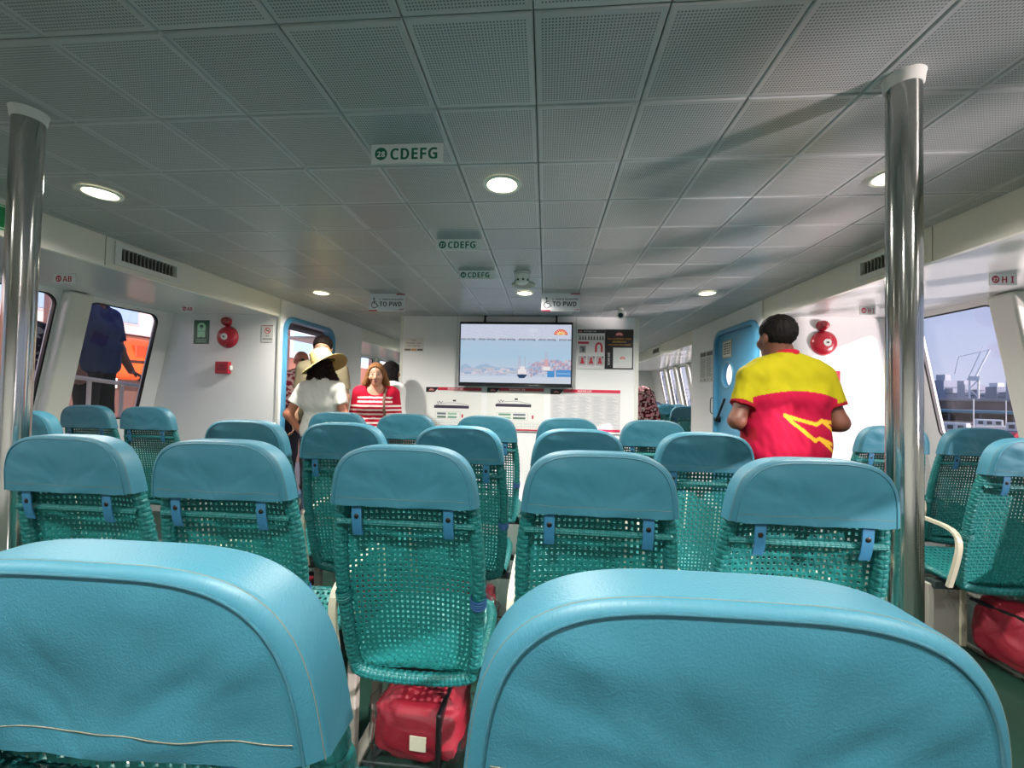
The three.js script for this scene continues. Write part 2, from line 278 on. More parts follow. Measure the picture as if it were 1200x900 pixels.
// ---------------------------------------------------------------- downlights, smoke detector, cctv
{
  const proto = thing('ceiling_downlight', 'round glowing downlight', 'ceiling light', [0, 0, 0], 0, 'round ceiling downlights');
  obj('bezel', new THREE.LatheGeometry([[0.06, -0.002], [0.066, -0.005], [0.074, -0.004], [0.077, 0.001]].map(([a, b]) => new THREE.Vector2(a, b)), 36), whitePlastic, proto);
  obj('diffuser', new THREE.LatheGeometry([[0, -0.006], [0.05, -0.006], [0.061, -0.002], [0.061, 0.014], [0, 0.014]].map(([a, b]) => new THREE.Vector2(a, b)), 36), glow, proto);
  let first = true;
  const spots = [];
  for (const z of [-3.44, -1.645, 0.15, 1.95]) for (const x of [-1.98, -0.193, 1.29]) spots.push([x, z]);
  for (const z of [-6.6, -8.6, -10.6]) for (const x of [-1.98, -0.3, 1.29]) spots.push([x, z]);
  const words = { '-1.98,-3.44': 'round glowing downlight above the hat wearer near the open doorway', '-0.193,-3.44': 'round glowing downlight behind the flat ceiling speaker', '1.29,-3.44': 'round glowing downlight above the closed blue door side', '-1.98,-1.645': 'round glowing downlight beside the steel pole near the exit sign', '-0.193,-1.645': 'round glowing downlight beyond the CDEFG row 28 sign', '1.29,-1.645': 'round glowing downlight behind the steel pole on the sea side' };
  for (const [x, z] of spots) {
    const o = first ? proto : proto.clone(); if (!first) { o.name = numbered('ceiling_downlight'); scene.add(o); } first = false;
    o.position.set(x, CE - 0.003, z); o.userData = { label: words[x + ',' + z] ?? (z > 0 ? 'round glowing downlight over the rear seat rows' : 'round glowing downlight in the forward cabin'), category: 'ceiling light', group: 'round ceiling downlights' };
    const l = new THREE.SpotLight(new THREE.Color(1, 0.965, 0.91), LAMP_POWER, 0, 1.42, 1, 2); l.name = 'downlight_beam'; l.position.set(x, CE - 0.001, z); l.target.position.set(x, 0, z); l.castShadow = true; l.shadow.radius = 2.4; scene.add(l, l.target);
  }
  const sd = thing('smoke_detector', 'white domed smoke detector with dark slots between the ceiling signs', 'smoke detector', [-0.18, CE, -2.86]);
  const lathe = (a, n = 28) => new THREE.LatheGeometry(a.map(([p, q]) => new THREE.Vector2(p, q)), n);
  obj('detector_base', lathe([[0, -0.016], [0.055, -0.016], [0.06, -0.01], [0.06, 0], [0, 0]]), whitePlastic, sd);
  obj('detector_dome', lathe([[0, -0.085], [0.03, -0.083], [0.046, -0.07], [0.05, -0.05], [0.054, -0.02]]), whitePlastic, sd);
  for (let k = 0; k < 8; k++) obj('detector_slot', box(0.014, 0.012, 0.006, 0, -0.06, 0.048).rotateY(k * Math.PI / 4 + 0.2), black, sd);
  const sp = thing('ceiling_speaker', 'flat round grey speaker in the ceiling before the far downlight', 'speaker', [-0.19, CE, -3.17]); obj('speaker_rim', lathe([[0.074, -0.012], [0.084, -0.014], [0.09, -0.006], [0.09, 0]]), M('#a7a89a', 0.5), sp); obj('speaker_grille', lathe([[0, -0.011], [0.074, -0.011], [0.076, -0.009]]), M('#8f9084', 0.6), sp);
  const cc = thing('cctv_camera', 'small white security camera on the ceiling before the television wall', 'camera', [0.705, CE, -4.05]);
  obj('camera_mount', [cyl(0.03, 0.034, 0.02, 0, -0.01, 0), cyl(0.014, 0.014, 0.05, -0.01, -0.035, 0)], whitePlastic, cc);
  const body = obj('camera_body', cyl(0.036, 0.036, 0.1, 0, 0, 0, 24, 'z').translate(0, 0, -0.01), whitePlastic, cc); body.position.set(0.012, -0.062, 0); body.rotation.set(0.35, -0.35, 0);
  obj('lens', cyl(0.024, 0.024, 0.006, 0, 0, 0.041, 24, 'z'), black, body);
}

// ---------------------------------------------------------------- steel poles
for (const [x, label] of [[-1.63, 'polished steel pole beside the window seats near the exit sign'], [0.92, 'polished steel pole on the sea side of the cabin']]) {
  const p = thing('steel_pole', label, 'pole', [x, 0, -1.14], 0, 'steel stanchions');
  obj('pole', cyl(0.037, 0.037, CE - 0.03, 0, (CE - 0.03) / 2, 0, 40), steel, p);
  obj('collar', new THREE.LatheGeometry([[0.036, -0.03], [0.041, -0.028], [0.043, -0.008], [0.045, 0]].map(([a, b]) => new THREE.Vector2(a, b)), 32).translate(0, CE, 0), M('#d9d9d2', 0.7), p);
  obj('foot_flange', new THREE.LatheGeometry([[0.037, 0.02], [0.06, 0.014], [0.068, 0]].map(([a, b]) => new THREE.Vector2(a, b)), 32), steel, p);
}

// ---------------------------------------------------------------- seats
const zb = (y) => -0.135 * Math.pow(Math.max(0, (1.06 - y) / 0.69), 1.08);
function lattice(fn, nu, nv, h, t, weave = 0.0012) {
  const P = [], n = V(), q = (a, b, c, d) => { P.push(...a, ...b, ...c, ...a, ...c, ...d); };
  void n;
  const node = (i, j) => fn(i / nu, j / nv, ((i + j) & 1 ? 1 : -1) * weave), inner = (i, j, a, b) => fn((i + a) / nu, (j + b) / nv, 0);
  const back = (p) => [p[0] + t[0], p[1] + t[1], p[2] + t[2]];
  for (let i = 0; i < nu; i++) for (let j = 0; j < nv; j++) {
    const o = [node(i, j), node(i + 1, j), node(i + 1, j + 1), node(i, j + 1)], k = [inner(i, j, h, h), inner(i, j, 1 - h, h), inner(i, j, 1 - h, 1 - h), inner(i, j, h, 1 - h)];
    for (let e = 0; e < 4; e++) { const f = (e + 1) % 4; q(o[e], o[f], k[f], k[e]); q(back(o[f]), back(o[e]), back(k[e]), back(k[f])); q(k[e], k[f], back(k[f]), back(k[e])); }
  }
  const g = new THREE.BufferGeometry(); g.setAttribute('position', new THREE.Float32BufferAttribute(P, 3)); g.computeVertexNormals(); return g;
}
const halfW = (y) => 0.174 + 0.012 * Math.sin(clamp((y - 0.4) / 0.5) * Math.PI * 0.9) - 0.03 * clamp((0.46 - y) / 0.08);
const backLattice = lattice((u, v, w) => { const y = 0.38 + 0.56 * v, x = (u * 2 - 1) * (halfW(y) - 0.004); return [x, y, zb(y) - 0.012 - 0.028 * (1 - (u * 2 - 1) ** 2) + w]; }, 24, 35, 0.27, [0, 0, -0.004]);
const panLattice = lattice((u, v, w) => [(u * 2 - 1) * 0.19, 0.405 + 0.035 * v * v - 0.02 * Math.sin(v * Math.PI) + w, -0.14 - 0.33 * v], 18, 15, 0.27, [0, -0.004, 0]);
const wrapR = (r0, r1, n) => (s, a) => { const k = 1 + 0.06 * Math.sin(a * 3 + s * n); return [r0 * k, r1 * k]; };
const framePts = [[-0.145, 0.385], [-0.175, 0.43], [-0.19, 0.6], [-0.191, 0.76], [-0.174, 0.9], [-0.145, 0.975], [-0.06, 1.01], [0.06, 1.01], [0.145, 0.975], [0.174, 0.9], [0.191, 0.76], [0.19, 0.6], [0.175, 0.43], [0.145, 0.385], [0, 0.372]].map(([x, y]) => V(x, y, zb(y) - 0.004));
const frameGeo = sweep(framePts, wrapR(0.0165, 0.0185, 280), 330, 12, true);
const panFrame = sweep([[-0.185, -0.14], [-0.192, -0.26], [-0.19, -0.41], [-0.15, -0.475], [0, -0.485], [0.15, -0.475], [0.19, -0.41], [0.192, -0.26], [0.185, -0.14]].map(([x, z]) => V(x, 0.405 + 0.03 * clamp((-z - 0.14) / 0.42), z)), wrapR(0.017, 0.017, 190), 120, 8);
const barGeo = sweep([V(-0.184, 0.85, zb(0.85) + 0.012), V(-0.06, 0.853, zb(0.85) + 0.024), V(0.06, 0.853, zb(0.85) + 0.024), V(0.184, 0.848, zb(0.85) + 0.012)], (s) => { const k = 0.0092 * (1 + 0.06 * Math.sin(s * 900)); return [k, k]; }, 150, 8);
// padded cover over the top of the back: nested arches from the hem to the rim, rear face and front face
function capArch(s, inset) {                        // s 0..1 round the arch, inset metres inwards
  const n = 3.7, th = Math.PI * (1 - s), c = Math.cos(th), sn = Math.sin(th), W = 0.188 - inset, H = 0.157 - inset;
  const y = H * Math.pow(Math.abs(sn), 2 / n), x = W * Math.sign(c) * Math.pow(Math.abs(c), 2 / n) * (1 - 0.085 * y / 0.15);
  return [x, 0.903 + Math.max(0, y)];
}
function capZ(y) { return zb(y) * 0.75; }
const capBulge = (z) => 1 + 0.062 * (1 - Math.min(1, Math.abs(z) / 0.032) ** 2);
function capSwell(x, y) { const v = clamp((y - 0.903) / 0.145), e = (1 - v ** 6) * (1 - Math.min(1, Math.abs(x) / 0.176) ** 6); return e * (0.005 + 0.003 * noise(x * 9, y * 13, 3) + 0.0012 * noise(x * 26, y * 34, 1)) + 0.002 * clamp(1 - v / 0.2); }
function capGeo() {
  const NS = 72, sec = [];                          // section: [inset or, when negative, share towards the middle, z]
  const T = 0.032, r = 0.012;
  for (let k = 0; k <= 9; k++) sec.push([-(1 - k / 10), T]);
  for (let k = 0; k <= 5; k++) { const a = k / 5 * Math.PI / 2; sec.push([r * (1 - Math.sin(a)), T - r + r * Math.cos(a)]); }
  for (let k = 0; k <= 5; k++) { const a = (1 - k / 5) * Math.PI / 2; sec.push([r * (1 - Math.sin(a)), -T + r - r * Math.cos(a)]); }
  for (let k = 9; k >= 0; k--) sec.push([-(1 - k / 10), -T]);
  const P = [], U = [], I = [];
  for (const [ins, z] of sec) for (let i = 0; i <= NS; i++) {
    const s = i / NS; let [x, y] = capArch(s, Math.max(0, ins < 0 ? r : ins)), zz = z;
    if (ins < 0) { const k = -ins; x *= 1 - k * 0.995; y = lerp(y, 0.903, k); zz += z > 0 ? capSwell(x, y) : -capSwell(x, y) * 0.6; }
    x *= capBulge(z);
    P.push(x, y + (y < 0.908 ? 0.003 * noise(x * 10, z * 20, 4) : 0), zz + capZ(y)); U.push(x + 0.5, y + z);
  }
  for (let a = 0; a < sec.length - 1; a++) for (let i = 0; i < NS; i++) { const p = a * (NS + 1) + i, q = p + NS + 1; I.push(p, p + 1, q, q, p + 1, q + 1); }
  const g = new THREE.BufferGeometry(); g.setAttribute('position', new THREE.Float32BufferAttribute(P, 3)); g.setAttribute('uv', new THREE.Float32BufferAttribute(U, 2)); g.setIndex(I); g.computeVertexNormals(); return g;
}
const capG = capGeo();
const archLine = (inset, z, r, seg = 90) => tube(Array.from({ length: 37 }, (_, i) => { const [x, y] = capArch(i / 36, inset); return V(x * capBulge(z), y, z + capZ(y)); }), r, seg, 6);
const pipingG = archLine(0.0085, 0.0318, 0.0015), stitchG = archLine(0.0007, 0.0235, 0.00045), frontPipingG = archLine(0.0085, -0.0318, 0.0015);
const hemG = tube(Array.from({ length: 25 }, (_, i) => { const u = i / 24 * 2 - 1; return V(u * 0.172, 0.9245 + 0.001 * Math.sin(i), 0.0322 + capZ(0.9245) + capSwell(u * 0.172, 0.9245)); }), 0.0005, 60, 5);
function ribbonX(pts, x, w, t, bow = 0) {            // flat band whose width lies along x, path in (y, z)
  const c = new THREE.CatmullRomCurve3(pts.map(([y, z]) => V(0, y, z)), false, 'catmullrom', 0.5), n = 40, P = [], I = [], sec = [[-w / 2, -t / 2], [-w / 2 * 0.8, -t * 0.62 - bow], [w / 2 * 0.8, -t * 0.62 - bow], [w / 2, -t / 2], [w / 2, t / 2], [w / 2 * 0.8, t * 0.62], [-w / 2 * 0.8, t * 0.62], [-w / 2, t / 2]];
  for (let i = 0; i <= n; i++) { const p = c.getPointAt(i / n), d = c.getTangentAt(i / n); for (const [a, b] of sec) P.push(x + a, p.y - d.z * b, p.z + d.y * b); }
  for (let i = 0; i < n; i++) for (let k = 0; k < 8; k++) { const a = i * 8 + k, b = i * 8 + (k + 1) % 8; I.push(a, b, a + 8, a + 8, b, b + 8); }
  for (const o of [0, n * 8]) for (let k = 1; k < 7; k++) I.push(o, o + k, o + k + 1);
  const g = new THREE.BufferGeometry(); g.setAttribute('position', new THREE.Float32BufferAttribute(P, 3)); g.setIndex(I); const q = g.toNonIndexed(); q.computeVertexNormals(); return q;
}
const strapGeo = (x) => ribbonX([[0.93, 0.028], [0.9, 0.033], [0.875, 0.036], [0.857, 0.037], [0.838, 0.036], [0.822, 0.033]].map(([y, z]) => [y, z + zb(y)]), x, 0.026, 0.003);
const strapL = strapGeo(-0.121), strapR = strapGeo(0.121);
const snapGeo = (x) => new THREE.SphereGeometry(0.0068, 14, 8).scale(1, 1, 0.4).translate(x, 0.874, zb(0.874) + 0.0378);
const armGeo = (x) => ribbonX([[0.385, -0.13], [0.47, -0.105], [0.56, -0.085], [0.617, -0.09], [0.643, -0.13], [0.652, -0.22], [0.655, -0.34], [0.64, -0.41], [0.6, -0.435], [0.5, -0.44]], x, 0.022, 0.012);
const legGeo = (x) => merge([box(0.03, 0.36, 0.035, x, 0.18, -0.23, 0.006), box(0.03, 0.36, 0.035, x, 0.18, -0.42, 0.006), box(0.04, 0.02, 0.3, x, 0.01, -0.325, 0.005)]);
const SP = 0.2225;
function makeSeat(both, group) {
  const t = thing('passenger_seat', 'seat', 'seat', [0, 0, 0], 0, group);
  const b = obj('backrest', backLattice, woven, t); b.userData.label = 'open turquoise woven lattice';
  const f = obj('back_frame', frameGeo, wovenFrame, t); f.userData.label = 'braided turquoise rim';
  for (const s of [-1, 1]) obj('tie', sweep([V(s * 0.19, 0.615, zb(0.61) - 0.004), V(s * 0.191, 0.645, zb(0.65) - 0.004)], (q) => [0.022 + 0.0012 * Math.sin(q * 800), 0.024 + 0.0012 * Math.sin(q * 800)], 20, 10), s < 0 ? wovenFrame : navy, f);
  obj('crossbar', barGeo, wovenFrame, t);
  const c = obj('headrest_cover', capG, vinyl, t); c.userData.label = 'blue-green vinyl headrest cover';
  obj('piping', merge([pipingG, frontPipingG]), vinyl, c); obj('seam', merge([stitchG, hemG]), thread, c);
  for (const [g, x] of [[strapL, -0.121], [strapR, 0.121]]) { const s = obj('strap', g, strapMat, t); obj('snap_button', snapGeo(x), snapMat, s); }
  obj('seat_pan', panLattice, woven, t); obj('seat_rim', panFrame, wovenFrame, t);
  obj('beam', [box(SP * 2, 0.035, 0.05, 0, 0.362, -0.22, 0.004), box(SP * 2, 0.03, 0.04, 0, 0.368, -0.41, 0.004)], darkSteel, t);
  for (const x of both ? [-SP, SP] : [-SP]) { obj('armrest', armGeo(x), cream, t); obj('leg', legGeo(x), legPaint, t); }
  return t;
}
const seatOne = makeSeat(false), seatBoth = makeSeat(true);
const used = { one: false, both: false };
function seat(x, z, both, label, group, turn = 0, lean = 0) {
  const src = both ? seatBoth : seatOne, k = both ? 'both' : 'one';
  let o = src; if (used[k]) { o = src.clone(); o.name = numbered('passenger_seat'); scene.add(o); } used[k] = true;
  o.position.set(x, 0, z); o.rotation.set(0, turn, 0); void lean; o.userData = { label, category: 'seat', group }; return o;
}
const cols = [-1.315, -0.868, -0.363, 0.136, 0.64], ord = ['first', 'second', 'third', 'fourth', 'fifth'];
const rowWords = { 1: 'turquoise seat behind the row that stands between the steel poles', 2: 'turquoise seat in the row between the two steel poles', 3: 'turquoise seat in the row just ahead of the steel poles', 4: 'turquoise seat in the middle row facing the television wall' };
for (const [r, z] of [[1, -0.325], [2, -1.045], [3, -1.715], [4, -2.515]]) cols.forEach((x, i) => {
  if (r === 1 && (i < 2 || i > 3)) return;
  seat(x, z, i === 4 || (r === 1 && i === 3), `${rowWords[r]}, ${ord[i]} from the doorway side`, 'centre block seats', (rnd() - 0.5) * 0.03);
});
// window seats
for (const [z, w] of [[-2.6, 'nearest the bell bulkhead'], [-1.93, 'beside the steel pole']]) {
  seat(-3.16, z, false, `turquoise window seat ${w} on the doorway side, against the wall`, 'doorway-side window seats');
  seat(-2.71, z, true, `turquoise seat ${w} on the doorway side, next to the aisle`, 'doorway-side window seats');
}
seat(2.0, -2.55, false, 'turquoise seat before the sunlit bulkhead, next to the aisle', 'sea-side window seats');
seat(2.455, -2.55, true, 'turquoise seat before the sunlit bulkhead, under the window', 'sea-side window seats');
seat(2.02, -1.87, false, 'turquoise aisle seat one row behind the sunlit bulkhead seats', 'sea-side window seats');
seat(2.475, -1.87, true, 'turquoise window seat one row behind the sunlit bulkhead seats', 'sea-side window seats');
for (const [x, z, w] of [[2.05, -9.0, 'aisle'], [2.5, -9.0, 'window'], [2.05, -8.1, 'aisle'], [2.5, -8.1, 'window'], [2.05, -7.2, 'aisle'], [2.5, -7.2, 'window'], [2.05, -6.3, 'aisle'], [2.5, -6.3, 'window']])
  seat(x, z, x > 2.2, `turquoise forward cabin ${w} seat, ${['first', 'second', 'third', 'fourth'][Math.round((-z - 6.3) / 0.9)]} row beyond the blue door`, 'forward cabin seats');
// pedestals that carry the sea-side seats
{ const p = thing('seat_pedestal', 'grey steel box pedestal under the sea-side window seats by the floor strip', 'pedestal', [1.985, 0, -2.42]); obj('pedestal_body', box(0.2, 0.345, 0.36, 0, 0.1725, 0, 0.006), legPaint, p); obj('pedestal_edge', box(0.03, 0.345, 0.012, 0.09, 0.1725, 0.182, 0.004), cream, p); }

// ---------------------------------------------------------------- life jackets under the seats
{
  const redCloth = M('#7e0d22', 0.6), clear = new THREE.MeshPhysicalMaterial({ color: rgb('#ffffff'), transmission: 1, thickness: 0, roughness: 0.06, ior: 1.3 });
  const pillow = (w, h, d, k, sd) => { const g = mergeVertices(new THREE.SphereGeometry(1, 40, 28).deleteAttribute('uv').deleteAttribute('normal')), p = g.attributes.position; for (let i = 0; i < p.count; i++) { const f = (v) => Math.sign(v) * Math.pow(Math.abs(v), 0.55); let x = f(p.getX(i)), y = f(p.getY(i)), z = f(p.getZ(i)); const q = 1 + k * noise(x * 1.6 + sd, y * 1.6, z * 1.6) + k * 0.7 * Math.abs(noise(x * 4 + sd, y * 4, z * 4)); p.setXYZ(i, x * w * q, y * h * q, z * d * q); } g.computeVertexNormals(); return g; };
  const vest = thing('life_jacket', 'red life jacket', 'life jacket');
  vest.scale.setScalar(0.84); obj('jacket', pillow(0.16, 0.1, 0.15, 0.08, 1), redCloth, vest); obj('reflective_patch', box(0.06, 0.05, 0.006, 0.03, 0.0, 0.16, 0.002), M('#cfcfb8', 0.3), vest);
  obj('belt', box(0.02, 0.205, 0.31, 0.1, 0, 0, 0.008), black, vest); obj('plastic_bag', pillow(0.178, 0.117, 0.172, 0.12, 4), clear, vest);
  let first = true;
  const put = (x, y, z, t, label, up) => { const o = first ? vest : vest.clone(); if (!first) { o.name = numbered('life_jacket'); scene.add(o); } first = false; o.position.set(x, y, z); o.rotation.y = t; if (up) o.rotation.z = 1.35; o.userData = { label, category: 'life jacket', group: 'bagged life jackets under the seats' }; };
  cols.forEach((x, i) => { put(x - 0.01, 0.165, -1.045 - 0.3, 0.2 - i * 0.13, `red life jacket in clear plastic under the ${ord[i]} seat between the poles`); put(x, 0.165, -1.715 - 0.3, i * 0.17 - 0.3, `red life jacket in clear plastic under the ${ord[i]} seat ahead of the poles`); });
  put(2.13, 0.165, -2.06, 0.2, 'red life jacket standing on end beside the grey seat pedestal', true);
  const rack = (x, z, label) => { const r = thing('storage_rack', label, 'rack', [x, 0, z], 0, 'wire racks under the seats'); for (let k = 0; k < 5; k++) obj('rack_wire', line([V(-0.19, 0.04, 0.14 - k * 0.07), V(0.19, 0.04, 0.14 - k * 0.07)], 0.004, 6), darkSteel, r); for (const u of [-0.17, 0.17]) obj('rack_foot', box(0.02, 0.04, 0.3, u, 0.02, 0, 0.003), darkSteel, r); };
  cols.forEach((x, i) => { rack(x, -1.345, `low wire rack under the ${ord[i]} seat between the poles`); rack(x, -2.015, `low wire rack under the ${ord[i]} seat ahead of the poles`); });
}

// ---------------------------------------------------------------- hanging and wall signs
const print = (w, h, draw) => new THREE.MeshPhysicalMaterial({ map: canvas(w, h, draw), roughness: 0.35 });
function plate(name, w, h, d, mat, pos, label, category, group, backColor = '#d8d8d4') {     // thin board facing +z with a printed face
  const t = thing(name, label, category, pos, 0, group); obj('board', box(w, h, d, 0, 0, 0), M(backColor, 0.5), t); obj('print', new THREE.PlaneGeometry(w, h).translate(0, 0, d / 2 + 0.0008), mat, t); return t;
}
const fit = (g, s, x, y, size, max, font = 'bold', fam = 'sans-serif') => { g.font = `${font} ${size}px ${fam}`; g.fillText(s, x, y, max); };
function seatSign(w, h, num, letters, color, y = 0.06) {
  return print(w, h, (g) => {
    g.fillStyle = '#e4e7e4'; g.fillRect(0, 0, w, h); g.fillStyle = color; g.textBaseline = 'middle'; g.textAlign = 'center';
    const r = h * 0.33; g.beginPath(); g.arc(h * 0.52, h / 2, r, 0, 7); g.fill(); g.fillStyle = '#eef0ee'; fit(g, num, h * 0.52, h * 0.52, r * 1.25);
    g.fillStyle = color; g.textAlign = 'left'; fit(g, letters, h * 0.98, h * 0.53, h * 0.82, w - h * 1.1);
  });
}
plate('seat_row_sign', 0.252, 0.066, 0.004, seatSign(420, 110, '28', 'CDEFG', '#1b6a50'), [-0.49, CE - 0.034, -1.36], 'white sign with green 28 CDEFG hanging before the middle downlight', 'sign', 'hanging seat row signs');
plate('seat_row_sign', 0.25, 0.062, 0.004, seatSign(420, 104, '27', 'CDEFG', '#1b6a50'), [-0.495, CE - 0.032, -2.23], 'white sign with green 27 CDEFG hanging between the other two CDEFG signs', 'sign', 'hanging seat row signs');
plate('seat_row_sign', 0.247, 0.06, 0.004, seatSign(420, 104, '26', 'CDEFG', '#1b6a50'), [-0.496, CE - 0.031, -2.81], 'white sign with green 26 CDEFG hanging beside the smoke detector', 'sign', 'hanging seat row signs');
plate('seat_row_sign', 0.152, 0.062, 0.004, seatSign(260, 106, '27', 'AB', '#b01a3c'), [-3.06, SOF - 0.033, -2.36], 'small white sign with red 27 AB under the soffit near the steel pole', 'sign', 'hanging seat row signs');
plate('seat_row_sign', 0.11, 0.055, 0.004, seatSign(220, 106, '26', 'AB', '#b01a3c'), [-3.1, SOF - 0.03, -3.3], 'small white sign with red 26 AB under the soffit before the bell', 'sign', 'hanging seat row signs');
plate('seat_row_sign', 0.135, 0.062, 0.004, seatSign(260, 112, '27', 'H I', '#b01a3c'), [2.45, SOF - 0.033, -2.42], 'small white sign with red 27 H I beside the window pillar', 'sign', 'hanging seat row signs');
plate('seat_row_sign', 0.11, 0.062, 0.004, seatSign(220, 112, '26', 'H I', '#b01a3c'), [2.37, SOF - 0.033, -3.25], 'small white sign with red 26 H I beside the fire bell', 'sign', 'hanging seat row signs');
const pwd = print(480, 220, (g, w, h) => {
  g.fillStyle = '#dfdfe2'; g.fillRect(0, 0, w, h); g.fillStyle = '#a3182f'; g.fillRect(w - 115, 0, 115, 14); g.fillRect(0, h - 16, 110, 16); g.fillStyle = '#a3182f'; g.fillRect(w - 75, h - 26, 60, 10);
  g.strokeStyle = g.fillStyle = '#17181c'; g.lineWidth = 9; g.lineCap = 'round'; g.lineJoin = 'round'; g.beginPath(); g.arc(62, 62, 11, 0, 7); g.fill();
  g.beginPath(); g.moveTo(64, 80); g.lineTo(68, 122); g.lineTo(100, 122); g.lineTo(116, 160); g.lineTo(128, 154); g.stroke(); g.beginPath(); g.moveTo(67, 98); g.lineTo(94, 98); g.stroke(); g.beginPath(); g.arc(70, 142, 38, -1.9, 2.35, true); g.arc(70, 142, 38, 2.35, 0.55, true); g.stroke();
  g.textBaseline = 'alphabetic'; fit(g, '1', 132, 82, 30); fit(g, 'ST', 148, 72, 15); fit(g, 'ROW IS ALLOCATED', 178, 82, 30, 280); fit(g, 'TO PWD', 138, 158, 80, 325);
});
plate('wheelchair_sign', 0.32, 0.152, 0.005, pwd, [-1.394, CE - 0.079, -3.47], 'white TO PWD wheelchair sign hanging over the red striped shirt', 'sign', 'wheelchair row signs');
plate('wheelchair_sign', 0.32, 0.152, 0.005, pwd, [0.11, CE - 0.079, -3.45], 'white TO PWD wheelchair sign hanging beside the smoke detector', 'sign', 'wheelchair row signs');
// exit sign on the fascia by the steel pole
{
  const t = thing('exit_sign', 'green running man exit sign on the fascia beside the steel pole', 'exit sign', [FL + 0.004, 1.965, -1.63], Math.PI / 2);
  obj('board', box(0.26, 0.115, 0.006), M('#1d7a4a', 0.4), t);
  obj('print', new THREE.PlaneGeometry(0.26, 0.115).translate(0, 0, 0.0038), print(260, 115, (g, w, h) => { g.fillStyle = '#2ba35e'; g.fillRect(0, 0, w, h); g.fillStyle = '#d7f0cf'; g.fillRect(5, 5, w - 10, h - 10); g.fillStyle = '#1f8f50'; g.fillRect(10, 10, w - 20, h - 20); g.fillStyle = g.strokeStyle = '#e2f4dc'; g.lineWidth = 9; g.lineCap = 'round'; g.lineJoin = 'round';
    g.beginPath(); g.arc(52, 28, 8, 0, 7); g.fill(); for (const l of [[[48, 42], [42, 66], [58, 80], [54, 100]], [[42, 66], [26, 84], [14, 84]], [[48, 42], [66, 50], [78, 44]], [[48, 42], [30, 48], [26, 62]]]) { g.beginPath(); l.forEach(([x, y], i) => (i ? g.lineTo(x, y) : g.moveTo(x, y))); g.stroke(); } g.fillRect(100, 18, 40, 80); }), t);
}
plate('life_jacket_sign', 0.155, 0.228, 0.004, print(155, 228, (g, w, h) => {
  g.fillStyle = '#11583f'; g.fillRect(0, 0, w, h); g.fillStyle = '#9fe0b4'; g.beginPath(); g.moveTo(38, 165); g.lineTo(36, 60); g.quadraticCurveTo(38, 25, 78, 24); g.quadraticCurveTo(118, 25, 120, 60); g.lineTo(118, 165); g.lineTo(84, 165); g.lineTo(78, 150); g.lineTo(72, 165); g.fill();
  g.fillStyle = '#11583f'; g.beginPath(); g.arc(78, 62, 19, 0, 7); g.moveTo(60, 70); g.lineTo(78, 92); g.lineTo(96, 70); g.fill(); g.fillRect(36, 104, 84, 3); g.fillStyle = '#a8dcb8'; g.textAlign = 'center'; fit(g, 'LIFEJACKETS', 78, 194, 18, 130); fit(g, 'UNDER SEAT', 78, 214, 18, 120);
}), [-3.31, 1.73, ZB + 0.003], 'dark green life jacket sign on the bulkhead beside the fire bell', 'sign', undefined, '#11583f');
plate('no_smoking_notice', 0.115, 0.16, 0.003, print(115, 160, (g, w, h) => { g.fillStyle = '#d9d6d2'; g.fillRect(0, 0, w, h); g.fillStyle = '#8b1a22'; g.fillRect(0, 0, w, 7); g.strokeStyle = '#c01f2c'; g.lineWidth = 7; g.beginPath(); g.arc(58, 52, 26, 0, 7); g.moveTo(40, 34); g.lineTo(76, 70); g.stroke(); g.fillStyle = '#3a3a3a'; g.fillRect(44, 48, 28, 7); g.textAlign = 'center'; fit(g, 'NO', 58, 106, 20); fit(g, 'SMOKING', 58, 138, 21, 95); }), [-2.64, 1.72, ZB + 0.003], 'small white no smoking notice on the bulkhead at the doorway corner', 'notice');

// fire bells and call points
function bell(x, label, light) {
  const b = thing('fire_bell', label, 'fire bell', [x, 1.683, ZB]); const la = (a) => new THREE.LatheGeometry(a.map(([p, q]) => new THREE.Vector2(p, q)), 36).rotateX(Math.PI / 2);
  obj('gong', la([[0, 0.055], [0.045, 0.053], [0.08, 0.043], [0.1, 0.022], [0.106, 0.004], [0.1, 0.0]]), redGloss, b);
  const c = obj('center_plate', cyl(0.03, 0.032, 0.006, 0, 0, 0.056, 24, 'z'), whitePlastic, b); obj('center_bolt', cyl(0.008, 0.008, 0.006, 0, 0, 0.061, 12, 'z'), black, c);
  obj('mount', cyl(0.045, 0.05, 0.04, 0, 0, 0.02, 20, 'z'), black, b);
  const l = obj('strobe_base', cyl(0.042, 0.046, 0.03, light[0], 0.148, 0.015, 24, 'z'), redGloss, b); obj('strobe_lens', new THREE.SphereGeometry(0.04, 20, 12, 0, 7, 0, Math.PI / 2).rotateX(Math.PI / 2).translate(light[0], 0.148, 0.028), M('#9e1326', 0.2, { clearcoat: 1 }), l);
  obj('cable', tube([V(light[0], 0.11, 0.004), V(light[0] * 0.6, 0.1, 0.004)], 0.004, 6, 6), rubber, b); return b;
}
bell(-3.035, 'red fire bell with strobe beside the green life jacket sign', [-0.012]);
bell(2.34, 'red fire bell with strobe on the sunlit bulkhead', [-0.012]);
function callPoint(x, label, face) {
  const c = thing('fire_call_point', label, 'call point', [x, 1.39, ZB]); obj('housing', box(0.13, 0.115, 0.045, 0, 0, 0.0225, 0.006), redGloss, c);
  obj('label_print', new THREE.PlaneGeometry(0.1, 0.07).translate(0, 0, 0.0462), print(100, 70, face), c); obj('side_switch', box(0.014, 0.04, 0.03, 0.075, 0, 0.018, 0.003), whitePlastic, c);
}
